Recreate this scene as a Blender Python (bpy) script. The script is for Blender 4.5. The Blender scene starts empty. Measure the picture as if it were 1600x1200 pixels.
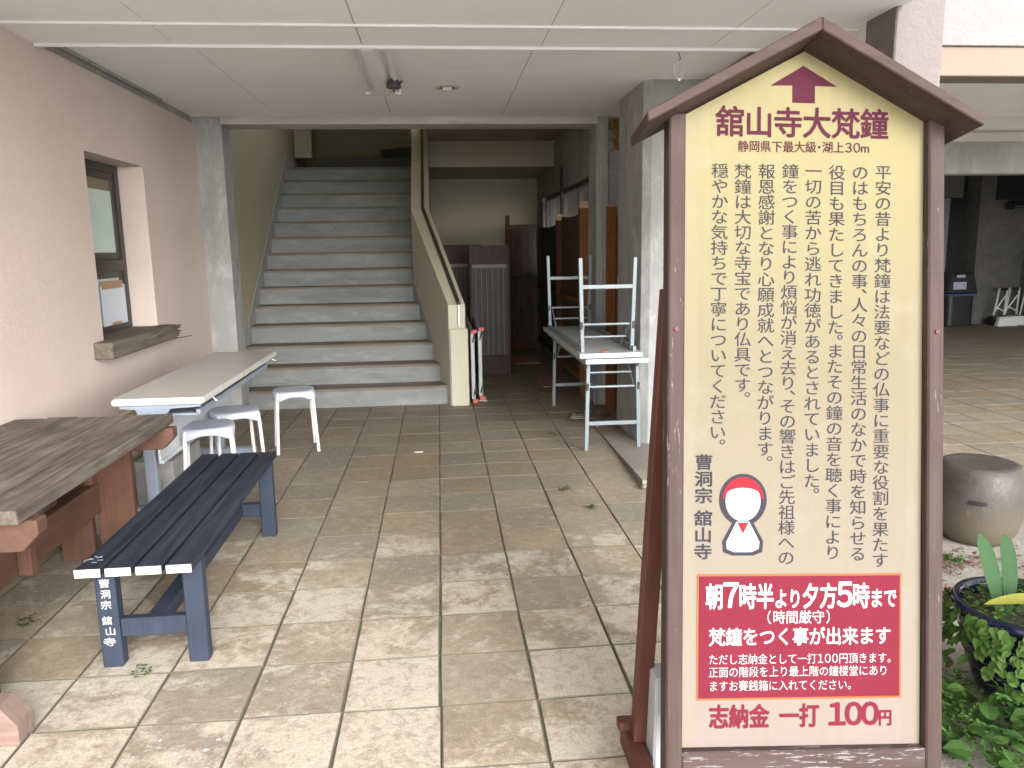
import bpy, bmesh, math, random
from mathutils import Vector, Matrix
rad = math.radians
random.seed(7)
sc = bpy.context.scene
COL = sc.collection

# ------------------------------------------------------------------ camera
CAM_H = 1.38589
F_PX, PITCH, YAW, ROLL = 1216.554, 0.174174, 0.0898080, -0.0155282
cp, sp, cy_, sy_ = math.cos(PITCH), math.sin(PITCH), math.cos(YAW), math.sin(YAW)
fwd = Vector((sy_*cp, cy_*cp, -sp)); rt0 = Vector((cy_, -sy_, 0)); up0 = rt0.cross(fwd)
rt = rt0*math.cos(ROLL) + up0*math.sin(ROLL); up = up0*math.cos(ROLL) - rt0*math.sin(ROLL)
cam_d = bpy.data.cameras.new('camera'); cam = bpy.data.objects.new('camera', cam_d); COL.objects.link(cam)
cam.matrix_world = Matrix(((rt.x, up.x, -fwd.x, 0), (rt.y, up.y, -fwd.y, 0), (rt.z, up.z, -fwd.z, CAM_H), (0, 0, 0, 1)))
cam_d.sensor_width = 36; cam_d.lens = F_PX/1600*36; cam_d.clip_start = .05; cam_d.clip_end = 400
sc.camera = cam
# ------------------------------------------------------------------ light
SUN_EL, SUN_AZ = 25, 162            # degrees; azimuth the light comes from, clockwise from +Y: behind the camera
w = bpy.data.worlds.new('World'); sc.world = w; w.use_nodes = True
nt = w.node_tree; bg = nt.nodes['Background']
sky = nt.nodes.new('ShaderNodeTexSky'); sky.sky_type = 'NISHITA'; sky.sun_disc = False
sky.sun_elevation = rad(SUN_EL); sky.sun_rotation = rad(SUN_AZ); sky.air_density = 1.0; sky.dust_density = 1.5; sky.ozone_density = 1.0
hs = nt.nodes.new('ShaderNodeHueSaturation'); hs.inputs['Saturation'].default_value = .12
nt.links.new(sky.outputs[0], hs.inputs['Color']); nt.links.new(hs.outputs[0], bg.inputs[0]); bg.inputs[1].default_value = .15
sd = bpy.data.lights.new('sun', 'SUN'); sd.energy = .6; sd.angle = rad(34); sd.color = (1, .995, .985)
sun = bpy.data.objects.new('sun', sd); COL.objects.link(sun)
el, az = rad(SUN_EL), rad(SUN_AZ)
sdir = Vector((math.sin(az)*math.cos(el), math.cos(az)*math.cos(el), math.sin(el)))
sun.rotation_euler = sdir.to_track_quat('Z', 'Y').to_euler(); sun.location = (0, -4, 8)
sc.view_settings.view_transform = 'Standard'; sc.view_settings.look = 'None'
sc.view_settings.exposure = 2.34; sc.view_settings.gamma = 1
sc.cycles.max_bounces = 14; sc.cycles.diffuse_bounces = 10; sc.cycles.use_denoising = True

# ------------------------------------------------------------------ materials
def lin(c):
    if isinstance(c, str):
        v = [int(c[i:i+2], 16)/255 for i in (0, 2, 4)]
        return tuple(x/12.92 if x <= .04045 else ((x+.055)/1.055)**2.4 for x in v) + (1,)
    return tuple(c) + (1,) if len(c) == 3 else tuple(c)
class NM:
    def __init__(s, name):
        s.m = bpy.data.materials.new(name); s.m.use_nodes = True; s.t = s.m.node_tree
        s.b = s.t.nodes['Principled BSDF']; s.tc = s.t.nodes.new('ShaderNodeTexCoord')
        s.co = s.tc.outputs['Object']
    def n(s, t, **k):
        x = s.t.nodes.new(t)
        for a, v in k.items(): setattr(x, a, v)
        return x
    def lk(s, a, b): s.t.links.new(a, b)
    def put(s, sock, v):
        if hasattr(v, 'node'): s.lk(v, sock)
        elif isinstance(v, (int, float)): sock.default_value = v
        else: sock.default_value = lin(v) if len(sock.default_value) == 4 else v
    def mp(s, scale, co=None, rot=(0, 0, 0)):
        x = s.n('ShaderNodeMapping'); s.lk(co or s.co, x.inputs[0]); x.inputs['Scale'].default_value = scale; x.inputs['Rotation'].default_value = rot
        return x.outputs[0]
    def noise(s, scale, detail=5, rough=.55, co=None, dist=0.):
        x = s.n('ShaderNodeTexNoise'); s.lk(co or s.co, x.inputs['Vector'])
        x.inputs['Scale'].default_value = scale; x.inputs['Detail'].default_value = detail; x.inputs['Roughness'].default_value = rough; x.inputs['Distortion'].default_value = dist
        return x.outputs['Fac']
    def vor(s, scale, co=None, feature='F1'):
        x = s.n('ShaderNodeTexVoronoi', feature=feature); s.lk(co or s.co, x.inputs['Vector']); x.inputs['Scale'].default_value = scale
        return x.outputs['Distance']
    def ramp(s, f, *stops):
        x = s.n('ShaderNodeValToRGB'); s.lk(f, x.inputs[0]); e = x.color_ramp.elements
        while len(e) < len(stops): e.new(.5)
        for el_, (p, c) in zip(e, stops):
            el_.position = p; el_.color = lin(c) if not isinstance(c, (int, float)) else (c, c, c, 1)
        return x.outputs[0]
    def mix(s, f, a, b, bt='MIX'):
        x = s.n('ShaderNodeMix', data_type='RGBA', blend_type=bt)
        s.put(x.inputs[0], f); s.put(x.inputs[6], a); s.put(x.inputs[7], b)
        return x.outputs[2]
    def math(s, op, a, b=0., clamp=False):
        x = s.n('ShaderNodeMath', operation=op, use_clamp=clamp); s.put(x.inputs[0], a); s.put(x.inputs[1], b)
        return x.outputs[0]
    def isl(s): return s.n('ShaderNodeNewGeometry').outputs['Random Per Island']
    def shift(s, amt, co=None):          # offset coordinates by a random per island amount
        a = s.n('ShaderNodeVectorMath', operation='ADD'); s.lk(co or s.co, a.inputs[0])
        c = s.n('ShaderNodeCombineXYZ'); r = s.isl()
        for i, k in enumerate((1., 1.7, .6)): s.lk(s.math('MULTIPLY', r, amt*k), c.inputs[i])
        s.lk(c.outputs[0], a.inputs[1]); return a.outputs[0]
    def sep(s, i, co=None):
        x = s.n('ShaderNodeSeparateXYZ'); s.lk(co or s.co, x.inputs[0]); return x.outputs[i]
    def bump(s, h, strength=.3, dist=.01, nrm=None):
        x = s.n('ShaderNodeBump'); s.lk(h, x.inputs['Height']); x.inputs['Strength'].default_value = strength; x.inputs['Distance'].default_value = dist
        if nrm: s.lk(nrm, x.inputs['Normal'])
        return x.outputs[0]
    def out(s, col, rough=.6, nrm=None, metal=0., spec=None):
        s.put(s.b.inputs['Base Color'], col); s.put(s.b.inputs['Roughness'], rough); s.b.inputs['Metallic'].default_value = metal
        if nrm: s.lk(nrm, s.b.inputs['Normal'])
        if spec is not None: s.b.inputs['Specular IOR Level'].default_value = spec
        return s.m

def m_stucco(name, col, dirt, grain=60, strength=.5, dist=.004):
    k = NM(name); big = k.noise(1.3, 6, .6); fine = k.noise(grain, 4, .6); v = k.noise(grain*.35, 3, .5)
    c = k.mix(k.ramp(big, (.35, 0.), (.75, 1.)), dirt, col)
    c = k.mix(k.math('MULTIPLY', fine, .18), c, dirt)
    st = k.noise(1., 6, .65, k.mp((7, 7, .8))); c = k.mix(k.math('MULTIPLY', k.ramp(st, (.52, 0.), (.72, 1.)), .35), c, dirt)
    return k.out(c, .85, k.bump(k.math('ADD', fine, v), strength, dist), spec=.2)
def m_paint(name, col, var, rough=.5, scale=3, bump=.08, spot=None):
    k = NM(name); n1 = k.noise(scale, 6, .6); n2 = k.noise(scale*25, 3, .6)
    c = k.mix(k.ramp(n1, (.3, 0.), (.72, 1.)), var, col)
    if spot: c = k.mix(k.ramp(k.noise(scale*7, 6, .7), (.66, 0.), (.72, 1.)), c, spot)
    return k.out(c, rough, k.bump(n2, bump, .004))
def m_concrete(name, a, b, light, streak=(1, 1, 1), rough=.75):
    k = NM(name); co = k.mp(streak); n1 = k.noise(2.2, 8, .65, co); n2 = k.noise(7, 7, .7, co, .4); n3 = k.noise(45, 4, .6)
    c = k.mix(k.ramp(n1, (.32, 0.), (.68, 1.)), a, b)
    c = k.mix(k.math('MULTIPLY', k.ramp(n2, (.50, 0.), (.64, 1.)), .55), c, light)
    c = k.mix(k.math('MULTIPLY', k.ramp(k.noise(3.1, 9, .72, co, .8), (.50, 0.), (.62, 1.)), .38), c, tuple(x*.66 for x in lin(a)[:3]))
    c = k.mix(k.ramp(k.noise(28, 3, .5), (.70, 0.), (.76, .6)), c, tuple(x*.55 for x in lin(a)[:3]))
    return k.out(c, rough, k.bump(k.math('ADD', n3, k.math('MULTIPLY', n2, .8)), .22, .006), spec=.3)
def m_wood(name, a, b, dark, axis=1, rough=.7, chip=None, chipth=.66, scale=1., bump=.35, scuff=None):
    k = NM(name); sh = k.shift(13.); sv = [26*scale]*3; sv[axis] = 1.6*scale; co = k.mp(sv, sh)
    g = k.noise(1.6, 6, .65, co, .5); big = k.noise(3.2*scale, 5, .6, sh)
    c = k.mix(k.ramp(g, (.36, 0.), (.62, 1.)), a, b)
    c = k.mix(k.math('MULTIPLY', k.ramp(big, (.45, 0.), (.7, 1.)), .6), c, dark)
    c = k.mix(k.math('MULTIPLY', k.isl(), .22), c, dark)
    if chip:
        sv2 = [(30 if chipth > .66 else 85)*scale]*3; sv2[axis] = (5 if chipth > .66 else 9)*scale
        cf = k.ramp(k.math('MULTIPLY', k.noise(1.5, 7, .7, k.mp(sv2, sh)), k.math('ADD', k.math('MULTIPLY', k.noise(2.4, 3, .5, sh), .5), .75)), (chipth, 0.), (chipth+.03, 1.))
        c = k.mix(cf, c, chip)
    if scuff:
        cf = k.ramp(k.noise(16, 8, .75, sh, 1.2), (.68, 0.), (.73, .8)); c = k.mix(cf, c, scuff)
    return k.out(c, rough, k.bump(g, bump, .003), spec=.18)
def m_plain(name, col, rough=.5, metal=0., var=.12, spec=None):
    k = NM(name); n1 = k.noise(9, 5, .6); d = tuple(x*(1-2*var) for x in lin(col)[:3])
    return k.out(k.mix(k.ramp(n1, (.3, 0.), (.75, 1.)), d, col), rough, metal=metal, spec=spec)

PINK = m_stucco('pink_stucco', (.63, .528, .478), (.555, .462, .412), 55, .5, .004)
FACADE = m_stucco('facade_stucco', (0.248, 0.2263, 0.2232), (0.2108, 0.1922, 0.1891), 55, .8, .006)
COLSTUC = m_stucco('column_stucco', (0.1913, 0.17, 0.1573), (0.1658, 0.1462, 0.1343), 55, .9, .006)
TAN = m_stucco('tan_paint', (0.2295, 0.1827, 0.1462), (0.1997, 0.159, 0.1258), 70, .3)
CONC = m_concrete('pillar_concrete', (.27, .272, .268), (.37, .372, .364), (.49, .49, .485), (1, 1, .4))
CONCD = m_concrete('dark_concrete', (.27, .27, .262), (.35, .345, .33), (.40, .40, .39), (1, 1, .35))
RISER = m_concrete('stair_concrete', (.185, .195, .193), (.238, .25, .246), (.29, .302, .298), (.55, 1, 2.0))
def m_tread():
    k = NM('stair_tread'); n = k.noise(4, 7, .65, k.mp((.5, 2, 1)))
    return k.out(k.ramp(n, (.3, (.125, .105, .08)), (.7, (.22, .195, .16))), .8, k.bump(k.noise(60, 3), .15, .004))
TREAD = m_tread()
BEAMC = m_concrete('beam_concrete', (.47, .45, .40), (.55, .53, .48), (.62, .60, .55), (.3, 1, 1))
CEIL = m_paint('ceiling_paint', (.925, .93, .93), (.86, .86, .845), .75, 1.1, .06)
TRIM = m_paint('white_trim', (.82, .83, .82), (.78, .79, .78), .4, 2, .02)
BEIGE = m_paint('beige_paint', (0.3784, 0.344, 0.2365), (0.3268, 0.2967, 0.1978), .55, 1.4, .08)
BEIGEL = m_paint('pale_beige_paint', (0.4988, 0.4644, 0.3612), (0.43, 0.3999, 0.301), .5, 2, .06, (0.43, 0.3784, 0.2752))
WGREY = m_wood('weathered_grey_wood', (0.0731, 0.05848, 0.04816), (0.2064, 0.1763, 0.1505), (0.0516, 0.03956, 0.03182), 1, .8, (0.3096, 0.2838, 0.258), .74, 1, .7)
WRED = m_wood('red_brown_stained_wood', (0.1161, 0.05676, 0.0387), (0.1462, 0.07568, 0.05332), (0.0688, 0.03612, 0.0258), 2, .65)
WREDY = m_wood('red_brown_stained_beam', (0.1161, 0.05676, 0.0387), (0.1419, 0.07396, 0.0516), (0.0516, 0.03268, 0.02408), 1, .65)
WFADE = m_wood('faded_red_timber', (.19, .125, .105), (.25, .175, .15), (.12, .08, .07), 0, .8)
NAVY = m_wood('navy_painted_wood', (0.01548, 0.01978, 0.03096), (0.0387, 0.04644, 0.0645), (0.01204, 0.01548, 0.02408), 1, .55, (0.172, 0.1806, 0.1978), .735, 1, .8, (0.1376, 0.1462, 0.1634))
NAVYL = m_wood('navy_painted_leg', (0.02838, 0.03698, 0.05676), (0.03612, 0.04558, 0.06708), (0.0215, 0.02838, 0.043), 2, .5, None, .7, 1, .25, (0.1376, 0.1548, 0.1892))
WHITEP = m_paint('white_paint_worn', (.50, .505, .505), (.38, .38, .38), .6, 12, .1, (.3, .3, .3))
SILL = m_wood('driftwood_grey', (0.1118, 0.09288, 0.07052), (0.2064, 0.172, 0.1376), (0.0688, 0.0559, 0.043), 1, .85, None, .7, 1, .6)
SIGNW = m_wood('maroon_painted_wood', (0.04988, 0.03182, 0.02752), (0.0688, 0.04644, 0.04128), (0.03612, 0.02322, 0.01978), 2, .7, (0.1634, 0.1419, 0.129), .635, 1, .35)
SIGNWX = m_wood('maroon_painted_rail', (0.04988, 0.03182, 0.02752), (0.0688, 0.0473, 0.043), (0.03612, 0.02322, 0.01978), 0, .7, (0.1806, 0.1634, 0.1565), .535, 1, .4)
ROOFW = m_wood('maroon_roof_board', (0.04988, 0.03182, 0.02666), (0.06708, 0.043, 0.03698), (0.03784, 0.02322, 0.01892), 0, .65, (0.2064, 0.1462, 0.1118), .70, 1, .3)
SIGNLEG = m_wood('dark_red_painted_wood', (0.086, 0.03268, 0.02322), (0.1118, 0.043, 0.03096), (0.0645, 0.0258, 0.0172), 2, .5, (0.3612, 0.2838, 0.2408), .85, 1, .25)
def m_panel():
    k = NM('sign_panel_print'); z = k.sep(2)
    g = k.math('MULTIPLY', k.math('SUBTRACT', z, .25), .72, True)
    c = k.ramp(g, (.0, (0.184, 0.1484, 0.1314)), (.35, (0.1605, 0.137, 0.1047)), (.62, (0.1488, 0.1271, 0.08088)), (1., (0.1919, 0.1636, 0.07799)))
    st = k.noise(1.3, 5, .6, k.mp((26, 26, 1.2)))
    c = k.mix(k.math('MULTIPLY', k.ramp(st, (.42, 0.), (.72, 1.)), .30), c, (.15, .128, .088))
    c = k.mix(k.math('MULTIPLY', k.ramp(k.noise(4.5, 7, .7), (.52, 0.), (.66, 1.)), .22), c, (.22, .20, .17))
    c = k.mix(k.ramp(k.noise(50, 4, .7), (.70, 0.), (.78, .35)), c, (.17, .145, .10))
    x = k.math('ABSOLUTE', k.sep(0)); ed = k.ramp(k.math('ADD', x, k.math('MULTIPLY', st, .05)), (.27, 0.), (.31, .5))
    c = k.mix(ed, c, (.21, .182, .122))
    return k.out(c, .6, spec=.12)
PANEL = m_panel()
INK = m_plain('charcoal_ink', (.036, .032, .042), .85, 0, .1, .08)
INKP = m_plain('plum_ink', (0.0645, 0.01548, 0.02752), .85, 0, .1, .08)
INKR = m_plain('red_ink', (0.129, 0.01548, 0.02752), .85, 0, .06, .08)
INKW = m_plain('white_ink', (0.3612, 0.3612, 0.3569), .85, 0, .02, .08)
INKO = m_plain('ochre_ink', (0.2236, 0.0903, 0.0344), .85, 0, .06, .08)
INKPALE = m_plain('pale_blue_ink', (0.3182, 0.3526, 0.3784), .85, 0, .02, .08)
INKRED = m_plain('bright_red_ink', (0.387, 0.0172, 0.0258), .85, 0, .04, .08)
LAM = m_paint('cream_laminate', (0.4816, 0.473, 0.4386), (0.4472, 0.4386, 0.4042), .35, 5, .02)
LAMEDGE = m_plain('cream_edge', (0.6364, 0.6192, 0.5676), .4)
LAMW = m_paint('white_laminate', (0.4472, 0.4558, 0.4601), (0.387, 0.3956, 0.3956), .35, 4, .03)
STEELB = m_plain('pale_blue_steel', (0.2924, 0.3311, 0.4042), .35, .15, .06)
STEELG = m_plain('pale_grey_steel', (0.215, 0.2537, 0.2752), .35, .15, .06)
PANELM = m_plain('pale_steel_sheet', (0.516, 0.5418, 0.5676), .4, .0, .04)
STOOLP = m_plain('grey_plastic', (.50, .52, .60), .45, 0, .08)
STOOLW = m_plain('white_tube', (0.688, 0.6794, 0.6536), .35, 0, .04)
CHROME = m_plain('chrome', (.75, .75, .74), .18, 1., .03)
BLACKP = m_plain('black_plastic', (.018, .018, .02), .45)
DKGREY = m_plain('dark_grey_plastic', (.07, .07, .07), .5)
REDCAP = m_plain('red_plastic_cap', (.50, .10, .075), .5)
BRONZE = m_plain('bronze_aluminium', (.055, .05, .045), .4, .3)
def m_glass(name, col, rough):
    k = NM(name); n = k.noise(6, 4, .6); return k.out(k.mix(n, col, tuple(x*.8 for x in lin(col)[:3])), rough, k.bump(k.noise(120, 2), .05, .002))
FROST = m_glass('frosted_pane', (.56, .69, .65), .35)
DARKPANE = m_glass('dark_olive_pane', (.13, .12, .045), .12)
PAPER = m_plain('white_paper', (0.6364, 0.6708, 0.7396), .7, 0, .03)
TAPE = m_plain('brown_tape', (.38, .23, .12), .4, 0, .08)
HANDR = m_plain('brown_handrail', (.05, .035, .025), .4)
RUST = m_paint('rusty_rim', (.40, .28, .18), (.70, .66, .60), .7, 30, .1)
FOAM = m_paint('brown_foam', (.36, .22, .04), (.18, .10, .02), .9, 25, .9)
def m_reed(name, a, b, f):
    k = NM(name); x = k.n('ShaderNodeTexWave', wave_type='BANDS', bands_direction='Y'); k.lk(k.co, x.inputs[0]); x.inputs['Scale'].default_value = f; x.inputs['Distortion'].default_value = 1.2
    c = k.mix(x.outputs['Fac'], a, b); c = k.mix(k.math('MULTIPLY', k.noise(5, 6, .7), .5), c, a)
    return k.out(c, .75, k.bump(x.outputs['Fac'], .7, .006))
REED = m_reed('dark_reed', (.030, .018, .010), (.13, .080, .045), 26)
REEDG = m_reed('dark_green_reed', (.012, .015, .009), (.035, .038, .022), 26)
POSTW = m_wood('orange_cedar', (.17, .065, .018), (.23, .095, .03), (.10, .038, .012), 2, .6)
POSTD = m_wood('dark_red_cedar', (.075, .022, .011), (.11, .036, .018), (.045, .014, .009), 2, .6)
ENDW = m_plain('fresh_cut_wood', (.58, .38, .24), .8)
BAMB = m_wood('old_bamboo', (.065, .044, .038), (.13, .09, .075), (.04, .028, .023), 2, .55)
PLUM = m_wood('plum_brown_frame', (.06, .037, .037), (.08, .05, .05), (.044, .028, .028), 2, .55)
SCREEN = m_plain('grey_screen_cloth', (.105, .092, .094), .8)
STRIPE = m_plain('pale_stripe', (.26, .25, .24), .7)
BLACKW = m_plain('black_panel', (.012, .012, .012), .6)
def m_jar():
    k = NM('brown_glazed_stoneware'); z = k.sep(2); n = k.noise(14, 6, .7); f = k.noise(70, 4, .6)
    c = k.mix(k.ramp(n, (.35, 0.), (.65, 1.)), (.036, .028, .025), (.058, .048, .044))
    lo = k.ramp(k.math('ADD', z, k.math('MULTIPLY', n, .22)), (.22, 1.), (.36, 0.))
    c = k.mix(k.math('MULTIPLY', lo, .6), c, (.11, .09, .058))
    c = k.mix(k.ramp(f, (.62, 0.), (.72, .7)), c, (.15, .125, .09))
    return k.out(c, k.ramp(f, (.4, .5), (.7, .7)), k.bump(k.math('ADD', f, n), .25, .004))
JAR = m_jar()
POTB = m_plain('navy_glaze', (.004, .006, .022), .15, 0, .1)
POTR = m_plain('pot_ring', (.03, .026, .03), .35)
SOIL = m_plain('soil', (.045, .032, .02), .95)
def m_leaf(name, a, b, tip=None):
    k = NM(name); c = k.mix(k.isl(), a, b); n = k.noise(30, 3); c = k.mix(k.math('MULTIPLY', n, .35), c, tuple(x*.55 for x in lin(a)[:3]))
    if tip: c = k.mix(k.ramp(k.noise(4, 2), (.55, 0.), (.7, 1.)), c, tip)
    m = k.out(c, .6, spec=.2); k.b.inputs['Subsurface Weight'].default_value = .0
    tr = k.n('ShaderNodeBsdfTranslucent'); k.put(tr.inputs[0], b); mx = k.n('ShaderNodeMixShader'); mx.inputs[0].default_value = .25
    k.lk(k.b.outputs[0], mx.inputs[1]); k.lk(tr.outputs[0], mx.inputs[2]); k.lk(mx.outputs[0], k.t.nodes['Material Output'].inputs[0])
    return m
LEAF = m_leaf('ground_leaf', (.020, .055, .011), (.075, .145, .030))
LEAFS = m_leaf('small_leaf', (.035, .085, .014), (.10, .17, .038))
LEAFB = m_leaf('broad_leaf', (.030, .075, .026), (.045, .105, .038))
LEAFY = m_leaf('yellow_leaf', (.20, .20, .03), (.26, .25, .045))
MOSS = m_leaf('moss', (.05, .10, .018), (.12, .19, .045))
DEADL = m_leaf('dead_leaf', (.11, .06, .045), (.22, .13, .09))
def m_tile():
    k = NM('stone_paving'); r = k.isl(); sh = k.shift(37.); y = k.sep(1)
    base = k.ramp(r, (.0, (.23, .17, .10)), (.2, (.33, .275, .20)), (.4, (.225, .190, .145)), (.58, (.35, .29, .21)), (.75, (.275, .195, .11)), (.88, (.25, .222, .18)), (1., (.32, .255, .17)))
    n1 = k.noise(5.0, 10, .76, sh, .35); n2 = k.noise(2.2, 6, .6, None, .4); f = k.noise(38, 5, .7, sh)
    c = k.mix(k.math('MULTIPLY', k.ramp(k.noise(3.5, 5, .6, sh), (.4, 0.), (.65, 1.)), .55), base, (.19, .165, .135))
    # worn pale scale on slabs; near-pale gradient is part weathering, part painted light
    near = k.ramp(k.math('ADD', y, k.math('MULTIPLY', n2, 2.6)), (.0, 0.), (1., 1.))
    yy = k.math('DIVIDE', k.math('ADD', y, k.math('MULTIPLY', n2, 3.0)), 8.0, True)
    dry_light = k.ramp(yy, (.36, 1.), (.72, 0.))
    th = k.math('ADD', k.math('MULTIPLY', dry_light, .36), k.math('MULTIPLY', k.math('SUBTRACT', k.math('FRACT', k.math('MULTIPLY', r, 17.31)), .5), .26))
    pale = k.ramp(k.math('ADD', k.math('ADD', n1, k.math('MULTIPLY', f, .16)), k.math('SUBTRACT', th, .20)), (.56, 0.), (.66, 1.))
    c = k.mix(k.math('MULTIPLY', pale, .85), c, k.mix(f, (.44, .39, .32), (.58, .53, .45)))
    c = k.mix(k.math('MULTIPLY', dry_light, .24), c, (.46, .405, .33))
    mid = k.noise(21, 9, .74, sh, .5); c = k.mix(k.math('MULTIPLY', k.ramp(mid, (.40, 1.), (.50, 0.)), .42), c, (.19, .155, .115)); c = k.mix(k.math('MULTIPLY', k.ramp(mid, (.53, 0.), (.64, 1.)), .40), c, (.50, .45, .375))
    damp_shade = k.ramp(yy, (.52, 0.), (1., 1.)); c = k.mix(k.math('MULTIPLY', damp_shade, .30), c, (.15, .13, .105))  # far darkening is part moist stone, part interior shade painted in
    speck = k.ramp(k.noise(150, 2, .5, sh), (.72, 0.), (.76, 1.)); c = k.mix(k.math('MULTIPLY', speck, .5), c, (.62, .59, .54))
    grit = k.noise(190, 3, .65, sh); c = k.mix(k.math('MULTIPLY', k.ramp(grit, (.38, 1.), (.52, 0.)), .30), c, (.16, .135, .10)); c = k.mix(k.math('MULTIPLY', k.ramp(grit, (.58, 0.), (.68, 1.)), .22), c, (.62, .57, .49))
    pit = k.ramp(k.noise(95, 3, .6, sh), (.30, .8), (.34, 0.)); c = k.mix(k.math('MULTIPLY', pit, .55), c, (.12, .10, .08))
    ro = k.mix(damp_shade, (.85,)*3, (.58,)*3)
    return k.out(c, ro, k.bump(k.math('ADD', k.math('MULTIPLY', n1, 1.2), f), .5, .006), spec=.25)
NM.n1r = lambda s, r: r
TILE = m_tile()
def m_joint():
    k = NM('joint_soil'); n = k.noise(3.2, 6, .6); c = k.mix(k.noise(40, 3), (.10, .085, .06), (.20, .17, .125))
    c = k.mix(k.ramp(n, (.5, 0.), (.66, .65)), c, (.06, .10, .025)); return k.out(c, .95, k.bump(k.noise(60, 4), .5, .01))
JOINT = m_joint()
GRIME = m_paint('grimy_tile_edge', (.20, .172, .13), (.115, .105, .07), .9, 9, .3)
def m_apron():
    k = NM('rough_concrete'); n = k.noise(3, 8, .65); f = k.noise(55, 4, .7); c = k.mix(k.ramp(n, (.35, 0.), (.7, 1.)), (.20, .178, .15), (.31, .285, .25))
    c = k.mix(k.ramp(f, (.6, 0.), (.72, .8)), c, (.38, .355, .32)); c = k.mix(k.ramp(k.noise(80, 3), (.33, .7), (.38, 0.)), c, (.13, .11, .09))
    return k.out(c, .9, k.bump(f, .7, .012))
APRON = m_apron()
GROUND = m_concrete('bounce_ground', (.62, .63, .63), (.71, .72, .72), (.76, .77, .77), rough=.9)  # unseen yard, made pale to bounce light onto the ceiling
BLOCKC = m_concrete('block_concrete', (.30, .31, .32), (.38, .39, .40), (.44, .45, .46))
GRANITE = m_concrete('granite_block', (.24, .24, .235), (.31, .31, .30), (.38, .38, .37))
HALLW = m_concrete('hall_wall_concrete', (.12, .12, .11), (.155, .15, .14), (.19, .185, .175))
DARKH = m_plain('dark_recess', (.025, .025, .026), .8)  # near-black colour stands in for the darkness inside recesses and gaps
DOORW = m_plain('pale_door', (.27, .29, .28), .5)
PLYB = m_wood('beige_board', (.46, .39, .27), (.52, .45, .32), (.36, .30, .21), 1, .7)
BLUEBAG = m_plain('blue_film', (.06, .11, .22), .3)
PINKPAP = m_plain('pink_cardboard', (.45, .20, .19), .8)
LABELW = m_plain('printed_label', (.45, .50, .62), .5)

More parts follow.
